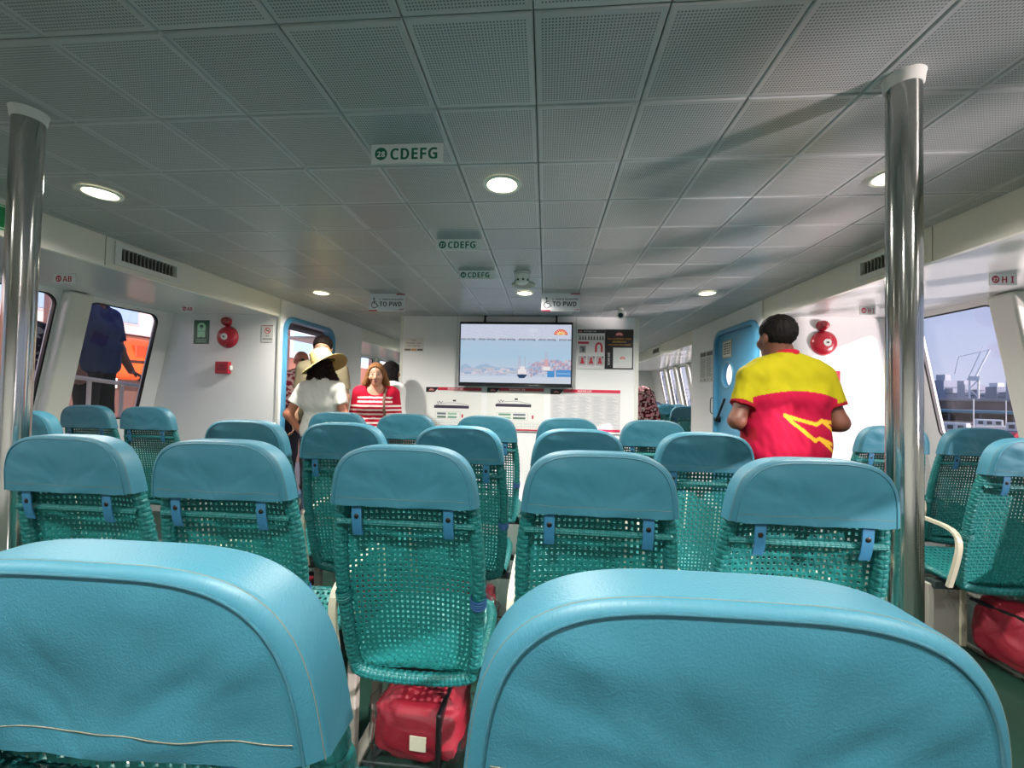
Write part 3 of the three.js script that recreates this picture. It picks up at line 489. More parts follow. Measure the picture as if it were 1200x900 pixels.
callPoint(-3.06, 'red fire call point below the bell beside the doorway corner', (g, w, h) => { g.fillStyle = '#a01628'; g.fillRect(0, 0, w, h); g.fillStyle = '#2a0f12'; g.textAlign = 'center'; fit(g, 'FIRE', 50, 30, 26); fit(g, 'ALARM', 50, 58, 24); });
callPoint(2.385, 'red fire call point behind the yellow shirted crew member', (g, w, h) => { g.fillStyle = '#b3182c'; g.fillRect(0, 0, w, h); g.fillStyle = '#e6d9d4'; g.fillRect(12, 18, 60, 34); g.fillStyle = '#2a1214'; g.fillRect(76, 22, 14, 26); g.fillStyle = '#a3182c'; for (let i = 0; i < 4; i++) g.fillRect(18 + i * 13, 26, 8, 18); });
// notices on the wall beside the blue door
{
  const t = thing('wall_notice', 'printed notice with dark heading beside the blue door', 'notice', [FR - 0.002, 1.56, -4.93], -Math.PI / 2);
  obj('board', box(0.38, 0.36, 0.004), M('#c9c9c2', 0.5), t);
  obj('print', new THREE.PlaneGeometry(0.38, 0.36).translate(0, 0, 0.003), print(380, 360, (g, w, h) => { g.fillStyle = '#c3c4bd'; g.fillRect(0, 0, w, h); g.fillStyle = '#2a2c2c'; g.fillRect(10, 14, 170, 44); g.fillRect(205, 14, 165, 44); g.fillStyle = '#7f837f'; for (let i = 0; i < 15; i++) for (let k = 0; k < 2; k++) g.fillRect(18 + k * 185, 78 + i * 15, 120 + (i * 37 + k * 11) % 45, 7); g.fillStyle = '#a02733'; for (const x of [30, 340]) { g.beginPath(); g.arc(x, 332, 10, 0, 7); g.fill(); } g.fillStyle = '#2b2b2b'; g.beginPath(); g.arc(150, 332, 13, 0, 7); g.arc(250, 332, 9, 0, 7); g.fill(); }), t);
}
const logo = (g, x, y, s, a = '#e2542a', b = '#f4b23c') => { g.save(); g.translate(x, y); g.beginPath(); g.rect(-s, -s, 2 * s, s); g.clip(); g.fillStyle = a; g.beginPath(); g.ellipse(0, 0, s, s * 0.85, 0, 0, 7); g.fill(); g.fillStyle = b; g.beginPath(); g.ellipse(0, 0, s * 0.62, s * 0.5, 0, 0, 7); g.fill(); g.strokeStyle = '#fff6e0'; g.lineWidth = s * 0.07; for (let k = 1; k < 8; k++) { const t = Math.PI * k / 8; g.beginPath(); g.moveTo(-Math.cos(t) * s * 0.3, -Math.sin(t) * s * 0.26); g.lineTo(-Math.cos(t) * s * 0.95, -Math.sin(t) * s * 0.8); g.stroke(); } g.restore(); };
// posters below the television
function planPoster(k) {
  return print(620, 470, (g, w, h) => {
    g.fillStyle = '#e2e1dc'; g.fillRect(0, 0, w, h); g.fillStyle = '#c22740'; g.fillRect(130, 0, w - 130, 34); g.fillStyle = '#151517'; g.beginPath(); g.moveTo(0, 0); g.lineTo(145, 0); g.lineTo(95, 56); g.lineTo(0, 56); g.fill(); logo(g, 62, 42, 32, '#b51f35', '#7d1525');
    g.fillStyle = '#f0e6e4'; g.textAlign = 'center'; fit(g, 'OCEANJET 288', 330, 26, 26, 220); g.strokeStyle = '#b3b3ab'; g.strokeRect(w - 100, 50, 34, 34); g.strokeRect(w - 55, 50, 34, 34);
    g.fillStyle = '#3a3144'; g.fillRect(95, 205 - k * 25, 390, 30); g.fillStyle = '#555'; g.fillRect(110, 200 - k * 25, 320, 4); g.strokeStyle = '#4a4a52'; g.lineWidth = 3; g.beginPath(); g.moveTo(120, 195 - k * 25); g.quadraticCurveTo(300, 150 - k * 25, 480, 200 - k * 25); g.stroke(); g.lineWidth = 5; g.beginPath(); g.moveTo(125, 160 - k * 25); g.lineTo(140, 182 - k * 25); g.lineTo(155, 158 - k * 25); g.lineTo(172, 180 - k * 25); g.lineTo(190, 160 - k * 25); g.stroke(); g.fillStyle = '#2d2d33'; g.fillRect(305, 140 - k * 25, 34, 18);
    g.lineWidth = 2; g.strokeStyle = '#8a9089'; g.strokeRect(110, 275, 280 + k * 60, 80); for (let i = 0; i < 2; i++) for (let j = 0; j < 2; j++) { g.fillStyle = ['#6f9a83', '#67727e', '#8fb79c', '#54705f'][i + 2 * j + (k ? 0 : 1) & 3]; g.fillRect(130 + i * (120 + 40 * k), 285 + j * 38, 100 + 35 * k, 22); }
    g.fillStyle = '#b8293e'; g.fillRect(w - 215 + k * 90, 300, 18, 38); g.fillStyle = '#a9aba3'; for (let i = 0; i < 6; i++) for (let j = 0; j < 3; j++) g.strokeRect(60 + i * 88, 375 + j * 26, 70, 18);
    g.fillStyle = '#c22740'; g.fillRect(0, h - 14, w, 14);
  });
}
plate('safety_poster', 0.625, 0.465, 0.004, planPoster(0), [-1.023, 1.024, TVZ + 0.004], 'ship plan poster with red header nearest the doorway under the television', 'poster', 'posters below the television');
plate('safety_poster', 0.625, 0.465, 0.004, planPoster(1), [-0.334, 1.03, TVZ + 0.004], 'ship plan poster with red header centred under the television', 'poster', 'posters below the television');
plate('safety_poster', 0.75, 0.45, 0.004, print(750, 450, (g, w, h) => {
  g.fillStyle = '#d5d3d2'; g.fillRect(0, 0, w, h); g.fillStyle = '#d42d4c'; g.fillRect(140, 0, w - 140, 34); g.fillStyle = '#151517'; g.beginPath(); g.moveTo(0, 0); g.lineTo(150, 0); g.lineTo(100, 58); g.lineTo(0, 58); g.fill(); logo(g, 64, 44, 32, '#b51f35', '#7d1525');
  g.fillStyle = '#f5e8ea'; g.textAlign = 'center'; fit(g, 'MUSTER LIST', 370, 26, 25, 180); g.strokeStyle = '#a9a9ac'; g.lineWidth = 2; g.fillStyle = '#b4b4b9';
  for (let i = 0; i < 5; i++) for (let j = 0; j < 4; j++) { const x = 16 + i * 146, y = 70 + j * 88; g.strokeRect(x, y, 138, 80); for (let l = 0; l < 6; l++) g.fillRect(x + 8, y + 8 + l * 12, 60 + (i * 31 + j * 17 + l * 23) % 62, 6); }
  g.fillStyle = '#d8365a'; g.fillRect(0, h - 24, w, 24);
}), [0.425, 1.035, TVZ + 0.004], 'wide grey text poster with red header beside the ship plans', 'poster', 'posters below the television');
plate('safety_poster', 0.292, 0.43, 0.004, print(292, 430, (g, w, h) => {
  g.fillStyle = '#d9d6d4'; g.fillRect(0, 0, w, h); g.fillStyle = '#19191d'; g.fillRect(0, 0, w, 40); logo(g, 30, 32, 20, '#b3253a', '#7a1a28'); g.fillStyle = '#cfc8c8'; fit(g, 'OCEANJET 288', 64, 27, 20, 210);
  g.fillStyle = '#2a2a2e'; for (let i = 0; i < 9; i++) { const x = 18 + i * 29 + (i > 2 ? 6 : 0) + (i > 5 ? 6 : 0); g.beginPath(); g.arc(x + 9, 72, 6, 0, 7); g.fill(); g.fillRect(x + 2, 80, 14, 26); g.fillRect(x - 2, 104, 22, 8); }
  g.fillStyle = '#c23345'; g.fillRect(4, 132, 118, 26); g.fillStyle = '#8f8f90'; g.fillRect(20, 176, 70, 80); g.fillStyle = '#44454a'; g.fillRect(36, 190, 38, 12); g.fillRect(50, 206, 24, 34); g.strokeStyle = '#c43447'; g.lineWidth = 22; g.beginPath(); g.moveTo(198, 246); g.lineTo(198, 196); g.quadraticCurveTo(200, 150, 228, 150); g.quadraticCurveTo(258, 150, 260, 196); g.lineTo(260, 246); g.stroke();
  g.fillStyle = '#9a9a9c'; for (let i = 0; i < 3; i++) { g.fillStyle = '#b5b3b3'; g.fillRect(12 + i * 94, 290, 82, 100); g.fillStyle = '#c43447'; g.beginPath(); g.moveTo(28 + i * 94, 372); g.lineTo(54 + i * 94, 306); g.lineTo(80 + i * 94, 372); g.fill(); g.beginPath(); g.arc(54 + i * 94, 318, 13, 0, 7); g.fill(); g.fillStyle = '#222'; g.fillRect(76 + i * 94, 294, 14, 14); }
}), [0.481, 1.7, TVZ + 0.004], 'white and red life jacket instruction poster beside the television', 'poster');
plate('survey_poster', 0.302, 0.43, 0.004, print(302, 430, (g, w, h) => {
  g.fillStyle = '#17151a'; g.fillRect(0, 0, w, h); logo(g, 152, 68, 42, '#c5283f', '#8d1b2d'); g.textAlign = 'center'; g.fillStyle = '#d98a2a'; fit(g, 'TELL US ABOUT YOUR', 152, 112, 25, 268); g.fillStyle = '#d8b23a'; fit(g, 'EXPERIENCE', 152, 144, 25, 170); g.fillStyle = '#d98a2a'; fit(g, 'THROUGH THIS SURVEY', 152, 174, 22, 250);
  g.fillStyle = '#dcdcd8'; g.fillRect(88, 198, 202, 220); logo(g, 189, 322, 30, '#c5283f', '#e0654a'); g.save(); g.translate(44, 320); g.rotate(-Math.PI / 2); g.fillStyle = '#cfc9c9'; fit(g, 'SCAN ME', 0, 10, 32, 150); g.restore();
}), [0.78, 1.703, TVZ + 0.004], 'black survey poster with a blank white square at the end of the television wall', 'poster', undefined, '#17151a');
plate('small_notice', 0.225, 0.15, 0.003, print(225, 150, (g, w, h) => { g.fillStyle = '#d9d2c6'; g.fillRect(0, 0, w, h); g.fillStyle = '#8a5a6a'; g.textAlign = 'center'; fit(g, 'THIS', 112, 34, 24); fit(g, 'PRIORITY SEAT', 112, 66, 24, 180); fit(g, 'FOR SENIORS', 112, 96, 24, 190); g.fillStyle = '#5a3a34'; g.fillRect(8, 120, 70, 20); g.fillStyle = '#c27a2c'; g.fillRect(84, 120, 60, 20); g.fillStyle = '#3d3434'; g.fillRect(150, 120, 66, 20); }), [-1.49, 1.727, TVZ + 0.003], 'small cream notice on the television wall near the doorway side', 'notice');

// television
{
  const t = thing('television', 'flat screen television showing a ship at sea on the white partition', 'television', [-0.338, 1.628, TVZ + 0.07]);
  obj('casing', [box(1.228, 0.7, 0.045, 0, 0, 0, 0.006), box(0.7, 0.4, 0.05, 0, -0.05, -0.03, 0.01)], black, t);
  const tex = canvas(1024, 560, (g, w, h) => {
    const s = g.createLinearGradient(0, 0, 0, h); s.addColorStop(0, '#b6c6dc'); s.addColorStop(0.55, '#adcbe2'); s.addColorStop(0.8, '#c3d0e2'); g.fillStyle = s; g.fillRect(0, 0, w, h);
    g.fillStyle = '#ccd3e6'; g.fillRect(0, 0, w, 150);
    for (let i = 0; i < 500; i++) { g.fillStyle = `rgba(${150 + i % 60},${170 + i % 40},205,0.28)`; g.fillRect((i * 131) % w, (i * 53) % 150, 14, 5); }
    g.fillStyle = '#a3bdd6'; g.beginPath(); g.moveTo(0, 450); g.lineTo(0, 400); for (let x = 0; x <= w; x += 20) g.lineTo(x, 405 - 26 * noise(x / 160, 1, 1) - 8 * noise(x / 40, 3, 1)); g.lineTo(w, 470); g.fill();
    for (let i = 0; i < 150; i++) { g.fillStyle = ['#b9bfd4', '#d8d2dc', '#9fb4d2', '#c9c4cf'][i % 4]; const x = (i * 97) % w; g.fillRect(x, 415 + (i * 31) % 55, 16 + i % 30, 10 + i % 18); }
    for (let i = 0; i < 90; i++) { g.fillStyle = ['#c7a7b6', '#b4a2bb', '#d8c2cc', '#9aa8c8'][i % 4]; const x = 640 + (i * 53) % 380; g.fillRect(x, 330 + (i * 29) % 110 + Math.max(0, 760 - x) * 0.3, 10 + i % 22, 12 + i % 26); }
    g.fillStyle = '#4f93d2'; g.fillRect(810, 440, 66, 60); g.fillRect(890, 430, 134, 64); g.fillStyle = '#7fb2e0'; g.fillRect(900, 455, 120, 18);
    g.fillStyle = '#cdd6e6'; g.fillRect(0, 500, w, 60); g.fillStyle = '#dfe5ee'; for (let i = 0; i < 80; i++) g.fillRect((i * 173) % w, 502 + (i * 41) % 56, 40, 3);
    g.fillStyle = '#efe9ee'; g.fillRect(540, 430, 80, 40); g.fillRect(556, 400, 50, 34); g.strokeStyle = '#c59aa8'; g.lineWidth = 3; for (const x of [548, 562, 604, 790, 806]) { g.beginPath(); g.moveTo(x, 420); g.lineTo(x, 300 - (x > 700 ? 40 : 0)); g.stroke(); } g.fillStyle = '#d9a9b4'; g.fillRect(785, 330, 34, 100); g.fillStyle = '#f0ecee'; g.fillRect(770, 400, 66, 36);
    g.fillStyle = '#1f4063'; g.beginPath(); g.moveTo(530, 478); g.lineTo(628, 478); g.lineTo(600, 512); g.lineTo(552, 512); g.fill();
    g.fillStyle = '#20263c'; g.font = 'italic bold 26px serif'; for (let i = 0; i < 6; i++) g.fillText('always moving', -20 + i * 186, 152, 158);
    g.fillStyle = '#b9c4dc'; for (let i = 0; i < 5; i++) g.fillRect(146 + i * 186, 140, 10, 8);
    logo(g, 928, 96, 62, '#e04a22', '#f6a536'); g.fillStyle = '#c7d2e6'; g.fillRect(900, 122, 60, 12);
  });
  obj('screen', new THREE.PlaneGeometry(1.2, 0.635).translate(0, 0.005, 0.0235), new THREE.MeshPhysicalMaterial({ color: rgb('#06070a'), roughness: 0.08, emissive: rgb('#ffffff'), emissiveMap: tex, emissiveIntensity: 0.92 }), t);
  obj('bracket', [box(0.02, 0.1, 0.03, -0.34, 0.39, -0.02, 0.002), box(0.02, 0.1, 0.03, 0.44, 0.39, -0.02, 0.002)], black, t);
  obj('bottom_lip', box(1.23, 0.02, 0.05, 0, -0.343, 0.004, 0.004), M('#1a1b20', 0.18), t);
  obj('power_cable', tube([V(0.6, -0.33, -0.02), V(0.625, -0.36, -0.04), V(0.605, -0.39, -0.06), V(0.56, -0.4, -0.066)], 0.004, 20, 6), rubber, t);
  obj('antenna_cable', tube([V(-0.35, 0.35, 0), V(-0.34, 0.4, 0.0), V(-0.32, 0.425, -0.03)], 0.006, 14, 6), rubber, t);
}

// ---------------------------------------------------------------- people
function iso(f, lo, hi, h, colour) {                // surface nets on a grid of cell h
  const n = [0, 1, 2].map((k) => Math.ceil((hi[k] - lo[k]) / h) + 1), [nx, ny, nz] = n, S = new Float32Array(nx * ny * nz), at = (i, j, k) => (k * ny + j) * nx + i;
  for (let k = 0; k < nz; k++) for (let j = 0; j < ny; j++) for (let i = 0; i < nx; i++) S[at(i, j, k)] = f(lo[0] + i * h, lo[1] + j * h, lo[2] + k * h);
  const id = new Int32Array(S.length).fill(-1), P = [], C = [], I = [];
  const E = [[0, 1], [0, 2], [0, 4], [1, 3], [1, 5], [2, 3], [2, 6], [3, 7], [4, 5], [4, 6], [5, 7], [6, 7]];
  for (let k = 0; k < nz - 1; k++) for (let j = 0; j < ny - 1; j++) for (let i = 0; i < nx - 1; i++) {
    const v = []; let m = 0; for (let c = 0; c < 8; c++) { v[c] = S[at(i + (c & 1), j + (c >> 1 & 1), k + (c >> 2))]; if (v[c] < 0) m |= 1 << c; }
    if (m === 0 || m === 255) continue;
    let x = 0, y = 0, z = 0, q = 0;
    for (const [a, b] of E) if ((m >> a & 1) !== (m >> b & 1)) { const t = v[a] / (v[a] - v[b]); x += (a & 1) + t * ((b & 1) - (a & 1)); y += (a >> 1 & 1) + t * ((b >> 1 & 1) - (a >> 1 & 1)); z += (a >> 2) + t * ((b >> 2) - (a >> 2)); q++; }
    id[at(i, j, k)] = P.length / 3; x = lo[0] + (i + x / q) * h; y = lo[1] + (j + y / q) * h; z = lo[2] + (k + z / q) * h; P.push(x, y, z); if (colour) C.push(...colour(x, y, z));
  }
  const quad = (a, b, c, d, flip) => { if (a < 0 || b < 0 || c < 0 || d < 0) return; if (flip) I.push(a, c, b, a, d, c); else I.push(a, b, c, a, c, d); };
  for (let k = 1; k < nz - 1; k++) for (let j = 1; j < ny - 1; j++) for (let i = 1; i < nx - 1; i++) {
    const s = S[at(i, j, k)] < 0;
    if (s !== S[at(i + 1, j, k)] < 0) quad(id[at(i, j - 1, k - 1)], id[at(i, j, k - 1)], id[at(i, j, k)], id[at(i, j - 1, k)], !s);
    if (s !== S[at(i, j + 1, k)] < 0) quad(id[at(i - 1, j, k - 1)], id[at(i - 1, j, k)], id[at(i, j, k)], id[at(i, j, k - 1)], !s);
    if (s !== S[at(i, j, k + 1)] < 0) quad(id[at(i - 1, j - 1, k)], id[at(i, j - 1, k)], id[at(i, j, k)], id[at(i - 1, j, k)], !s);
  }
  const g = new THREE.BufferGeometry(); g.setAttribute('position', new THREE.Float32BufferAttribute(P, 3)); if (colour) g.setAttribute('color', new THREE.Float32BufferAttribute(C, 3)); g.setIndex(I); g.computeVertexNormals(); return g;
}
const cap = (a, b, ra, rb = ra) => ({ a, d: [b[0] - a[0], b[1] - a[1], b[2] - a[2]], l: Math.max(1e-9, (b[0] - a[0]) ** 2 + (b[1] - a[1]) ** 2 + (b[2] - a[2]) ** 2), ra, rb });
const capD = (c, x, y, z, g = 0) => { const px = x - c.a[0], py = y - c.a[1], pz = z - c.a[2], t = clamp((px * c.d[0] + py * c.d[1] + pz * c.d[2]) / c.l); return Math.hypot(px - c.d[0] * t, py - c.d[1] * t, pz - c.d[2] * t) - lerp(c.ra, c.rb, t) - g; };
const smin = (a, b, k) => { const h = Math.max(k - Math.abs(a - b), 0) / k; return Math.min(a, b) - h * h * k * 0.25; };
const ell = (x, y, z, cx, cy, cz, rx, ry, rz) => { x -= cx; y -= cy; z -= cz; const k0 = Math.hypot(x / rx, y / ry, z / rz), k1 = Math.hypot(x / (rx * rx), y / (ry * ry), z / (rz * rz)); return k1 < 1e-9 ? -Math.min(rx, ry, rz) : k0 * (k0 - 1) / k1; };
const lin = (h) => { const c = new THREE.Color(h); return [c.r, c.g, c.b]; };
const mix3 = (a, b, t) => [lerp(a[0], b[0], t), lerp(a[1], b[1], t), lerp(a[2], b[2], t)];
const bounds = (caps, m) => { const lo = [9, 9, 9], hi = [-9, -9, -9]; for (const c of caps) for (const p of [c.a, c.a.map((v, i) => v + c.d[i])]) for (let k = 0; k < 3; k++) { const r = Math.max(c.ra, c.rb) + m; lo[k] = Math.min(lo[k], p[k] - r); hi[k] = Math.max(hi[k], p[k] + r); } return [lo, hi]; };
const skinOf = () => new THREE.MeshPhysicalMaterial({ vertexColors: true, roughness: 0.5 });
const clothOf = (r = 0.85) => new THREE.MeshPhysicalMaterial({ vertexColors: true, roughness: r, specularIntensity: 0.3 });
// head field in its own axes: centre of the head at the origin, face towards +z
function headField(x, y, z) {
  let d = ell(x, y, z, 0, 0.028, -0.012, 0.076, 0.09, 0.096); d = smin(d, ell(x, y, z, 0, -0.045, 0.022, 0.057, 0.07, 0.066), 0.04); d = smin(d, ell(x, y, z, 0, -0.096, 0.058, 0.024, 0.018, 0.022), 0.03);
  for (const s of [-1, 1]) { d = smin(d, ell(x, y, z, s * 0.042, -0.03, 0.058, 0.024, 0.024, 0.022), 0.02); d = Math.max(d, -ell(x, y, z, s * 0.031, 0.006, 0.099, 0.02, 0.009, 0.014)); d = smin(d, ell(x, y, z, s * 0.031, 0.003, 0.073, 0.0125, 0.0085, 0.0115), 0.003); d = smin(d, ell(x, y, z, s * 0.079, -0.006, -0.012, 0.011, 0.032, 0.02), 0.008); }
  d = smin(d, capD(cap([0, 0.008, 0.082], [0, -0.034, 0.1], 0.008, 0.013), x, y, z), 0.014); for (const s of [-1, 1]) d = smin(d, ell(x, y, z, s * 0.012, -0.037, 0.092, 0.008, 0.008, 0.01), 0.008);
  d = smin(d, ell(x, y, z, 0, -0.063, 0.082, 0.024, 0.0055, 0.01), 0.006); d = smin(d, ell(x, y, z, 0, -0.073, 0.08, 0.02, 0.006, 0.011), 0.006); return d;
}
function faceColour(skin, lip, brow) {
  return (x, y, z) => {
    let c = skin; const ax = Math.abs(x);
    if (z > 0.05) {
      if (ax < 0.023 && Math.abs(y + 0.068 - ax * 0.06) < 0.0072 * (1 - (ax / 0.026) ** 2) + 0.001 && z > 0.076) c = lip;
      if (ax > 0.013 && ax < 0.05 && Math.abs(y - 0.0245 + (ax - 0.03) ** 2 * 9) < 0.0034) c = mix3(skin, brow, 0.75);
      if (Math.hypot((ax - 0.031) / 0.0125, (y - 0.003) / 0.0058) < 1) c = Math.hypot(ax - 0.031, y - 0.003) < 0.007 ? lin('#1a120e') : lin('#a89a90');
      else if (Math.hypot((ax - 0.031) / 0.016, (y - 0.005) / 0.0085) < 1) c = mix3(skin, lin('#3a2018'), 0.5);
    }
    return c;
  };
}
function handCaps(w, dir, side, curl) {             // wrist, unit direction of the hand, unit direction towards the thumb, bend of the fingers
  const D = V(...dir).normalize(), T = V(...side).addScaledVector(V(...dir).normalize(), -V(...side).dot(V(...dir).normalize())).normalize(), N = T.clone().cross(D), W = V(...w), out = [], A = (v) => [v.x, v.y, v.z];
  const pt = (d, t, n) => W.clone().addScaledVector(D, d).addScaledVector(T, t).addScaledVector(N, n);
  for (const t of [-0.03, -0.01, 0.01, 0.028]) out.push(cap(A(pt(0.0, t * 0.5, 0)), A(pt(0.082, t, 0)), 0.017, 0.0125));
  [[-0.031, 0.058, 0.0078], [-0.0105, 0.074, 0.0085], [0.0105, 0.08, 0.0088], [0.03, 0.07, 0.0085]].forEach(([t, L, r]) => { let p = pt(0.084, t, 0), ang = curl * 0.5; for (let k = 0; k < 3; k++) { const s = L * [0.45, 0.3, 0.25][k], q = p.clone().addScaledVector(D, Math.cos(ang) * s).addScaledVector(N, -Math.sin(ang) * s); out.push(cap(A(p), A(q), r * (1 - k * 0.07), r * (0.93 - k * 0.07))); p = q; ang += curl; } });
  const b = pt(0.022, 0.024, 0), m = pt(0.055, 0.05, -0.012 * curl), e = pt(0.082, 0.056, -0.03 * curl); out.push(cap(A(b), A(m), 0.0125, 0.0105), cap(A(m), A(e), 0.0105, 0.0085)); return out;
}
function person(o) {
  const H = o.height, s = H / 1.69, w = o.build ?? 1, S = (p) => [p[0] * s, p[1] * s, p[2] * s];
  const J = { ...{ shL: [-0.178 * w, 1.368, -0.01], shR: [0.178 * w, 1.368, -0.01], elL: [-0.235 * w, 1.09, -0.03], elR: [0.235 * w, 1.09, -0.03], wrL: [-0.24 * w, 0.86, 0.05], wrR: [0.24 * w, 0.86, 0.05], hipL: [-0.088, 0.9, 0], hipR: [0.088, 0.9, 0], knL: [-0.1, 0.49, 0.02], knR: [0.1, 0.49, 0.02], anL: [-0.105, 0.085, -0.02], anR: [0.105, 0.085, -0.02] }, ...o.pose };
  for (const k in J) J[k] = S(J[k]);
  const q = (a, b, ra, rb) => cap(S(a), S(b), ra * s, (rb ?? ra) * s);
  const drop = o.slope ?? 0, torso = [q([-0.085 * w, 0.93, 0], [0.085 * w, 0.93, 0], 0.112), q([-0.07 * w, 1.05, 0.01], [0.07 * w, 1.05, 0.01], 0.102 * w), q([-0.085 * w, 1.23, 0], [0.085 * w, 1.23, 0], 0.108), q([-0.12 * w, 1.345, -0.012], [0.12 * w, 1.345, -0.012], 0.078), q([-0.03, 1.43, -0.015], [-0.165 * w, 1.375 - drop, -0.012], 0.05, 0.05), q([0.03, 1.43, -0.015], [0.165 * w, 1.375 - drop, -0.012], 0.05, 0.05)];
  if (o.bust) torso.push(q([-0.07, 1.225, 0.075], [-0.07, 1.22, 0.075], 0.055), q([0.07, 1.225, 0.075], [0.07, 1.22, 0.075], 0.055));
  const neck = [q([0, 1.38, -0.015], [0, 1.51, 0.012], 0.054, 0.05)], A = (a, b, ra, rb) => cap(a, b, ra * s, rb * s);
  const arms = [['L', J.shL, J.elL, J.wrL], ['R', J.shR, J.elR, J.wrR]].map(([, a, b, c]) => [A(a, b, 0.056, 0.042), A(b, c, 0.043, 0.029)]);
  const legs = [[J.hipL, J.knL, J.anL], [J.hipR, J.knR, J.anR]].map(([a, b, c]) => [A(a, b, 0.092, 0.062), A(b, c, 0.064, 0.04), cap([c[0], 0.05 * s, c[2] - 0.01], [c[0] * 1.1, 0.035 * s, c[2] + 0.15 * s], 0.042 * s, 0.033 * s)]);
  const all = [...torso, ...neck, ...arms.flat(), ...legs.flat()];
  const skin = lin(o.skin), t = thing('person', o.label, 'person', o.at, o.turn, o.group);
  const field = (list, k, g = 0) => (x, y, z) => { let d = 9; for (const c of list) d = smin(d, capD(c, x, y, z, g), k); return d; };
  const bd = bounds(all, 0.03), geos = [iso(field(all, 0.035), bd[0], bd[1], 0.0135, () => skin)];
  // head
  const hc = S(o.head ?? [0, 1.578, 0.022]), R = new THREE.Euler(o.nod ?? 0, o.look ?? 0, o.tilt ?? 0, 'YXZ'), hm = new THREE.Matrix4().makeRotationFromEuler(R).setPosition(...hc), hs = s * (o.headSize ?? 1);
  hm.scale(V(hs, hs, hs));
  geos.push(iso((x, y, z) => smin(headField(x, y, z), capD(cap([0, -0.2, -0.03], [0, -0.06, -0.02], 0.052, 0.05), x, y, z), 0.03), [-0.1, -0.15, -0.12], [0.1, 0.13, 0.125], 0.0042, faceColour(skin, lin(o.lip ?? '#8c4a44'), lin(o.brow ?? '#2a1c16'))).applyMatrix4(hm));
  // hands
  [[J.elL, J.wrL, -1, o.handL], [J.elR, J.wrR, 1, o.handR]].forEach(([e, wr, sg, hd]) => {
    const dir = hd?.dir ?? [wr[0] - e[0], wr[1] - e[1], wr[2] - e[2]], hcaps = handCaps(wr, dir, hd?.thumb ?? [-sg * 0.3, 0.2, 1], hd?.curl ?? 0.45); const b = bounds(hcaps, 0.012);
    geos.push(iso(field(hcaps, 0.008), b[0], b[1], 0.0042, () => skin));
  });
  obj('body', merge(geos.map((g) => g)), skinOf(), t);
  // clothes
  const wear = (name, list, f, h, colour, rough = 0.85, margin = 0.08) => { const b = bounds(list, margin); return obj(name, iso(f, b[0], b[1], h, colour), clothOf(rough), t); };
  if (o.shirt) {
    const sh = o.shirt, ease = sh.ease ?? 0.016, hem = (sh.hem ?? 0.86) * s, cut = arms.map(([u, l], k) => { const f = sh.sleeve ?? 0.62; const c = f <= 1 ? u : l, ff = f <= 1 ? f : f - 1; return { u, l: f > 1 ? l : null, p: c.a.map((v, i) => v + c.d[i] * ff), n: c.d.map((v) => v / Math.sqrt(c.l)), k }; });
    const tf = field(sh.loose ? [...torso, q([-0.1 * w, 1.2, 0], [-0.095 * w, 0.9, 0.0], 0.1), q([0.1 * w, 1.2, 0], [0.095 * w, 0.9, 0.0], 0.1)] : torso, 0.05, ease), nk = S([0, sh.neck ?? 1.44, sh.neckZ ?? 0.03]), nr = (sh.neckR ?? 0.07) * s;
    const fold = (x, y, z) => (sh.folds ?? 0.004) * (noise(x * 7 + 3, y * 4, z * 7) + 0.5 * noise(x * 16 - y * 6, y * 9, z * 16));
    const f = (x, y, z) => {
      let d = Math.max(tf(x, y, z), hem + 0.006 * Math.sin(x * 30) - y);
      for (const c of cut) { let a = capD(c.u, x, y, z, ease + 0.004); if (c.l) a = smin(a, capD(c.l, x, y, z, ease), 0.02); a = Math.max(a, (x - c.p[0]) * c.n[0] + (y - c.p[1]) * c.n[1] + (z - c.p[2]) * c.n[2]); d = smin(d, a, 0.025); }
      d += fold(x, y, z); d = Math.max(d, -(Math.hypot(x - nk[0], (y - nk[1]) * (sh.neckFlat ?? 1), z - nk[2]) - nr)); d = Math.max(d, -capD(neck[0], x, y, z, sh.collar ? 0.024 : 0.006)); return d;
    };
    wear('shirt', [...torso, ...arms.flat()], f, sh.cell ?? 0.0085, (x, y, z) => sh.colour(x / s, y / s, z / s, cut.map((c) => (x - c.p[0]) * c.n[0] + (y - c.p[1]) * c.n[1] + (z - c.p[2]) * c.n[2])));
    if (sh.collar) { const cf = (x, y, z) => Math.max(Math.abs(capD(neck[0], x, y, z, 0.017 + 0.35 * Math.max(0, 1.47 * s - y))) - 0.007, 1.437 * s + 0.25 * Math.max(0, z) - y, y - (1.488 * s - 0.25 * z)); wear('collar', neck, cf, 0.0055, () => lin(sh.collar)); }
  }
  if (o.trousers) { const f = field([...torso.slice(0, 2), ...legs.flatMap((l) => l.slice(0, 2))], 0.03, 0.013), top = 1.0 * s, end = (o.trousersEnd ?? 0.09) * s; wear('trousers', [...torso.slice(0, 2), ...legs.flatMap((l) => l.slice(0, 2))], (x, y, z) => Math.max(f(x, y, z) + 0.004 * noise(x * 9, y * 7, z * 9), y - top, end - y), 0.014, () => lin(o.trousers), 0.85); }
  legs.forEach((l) => { const c = l[2]; const b = bounds([c], 0.04); obj('shoe', iso((x, y, z) => Math.max(smin(capD(c, x, y, z, 0.01), capD(cap(c.a, [c.a[0], 0.1 * s, c.a[2] - 0.005], 0.05, 0.045), x, y, z), 0.03), 0.002 - y), b[0], b[1], 0.012), M(o.shoes ?? '#26262a', 0.6), t); });
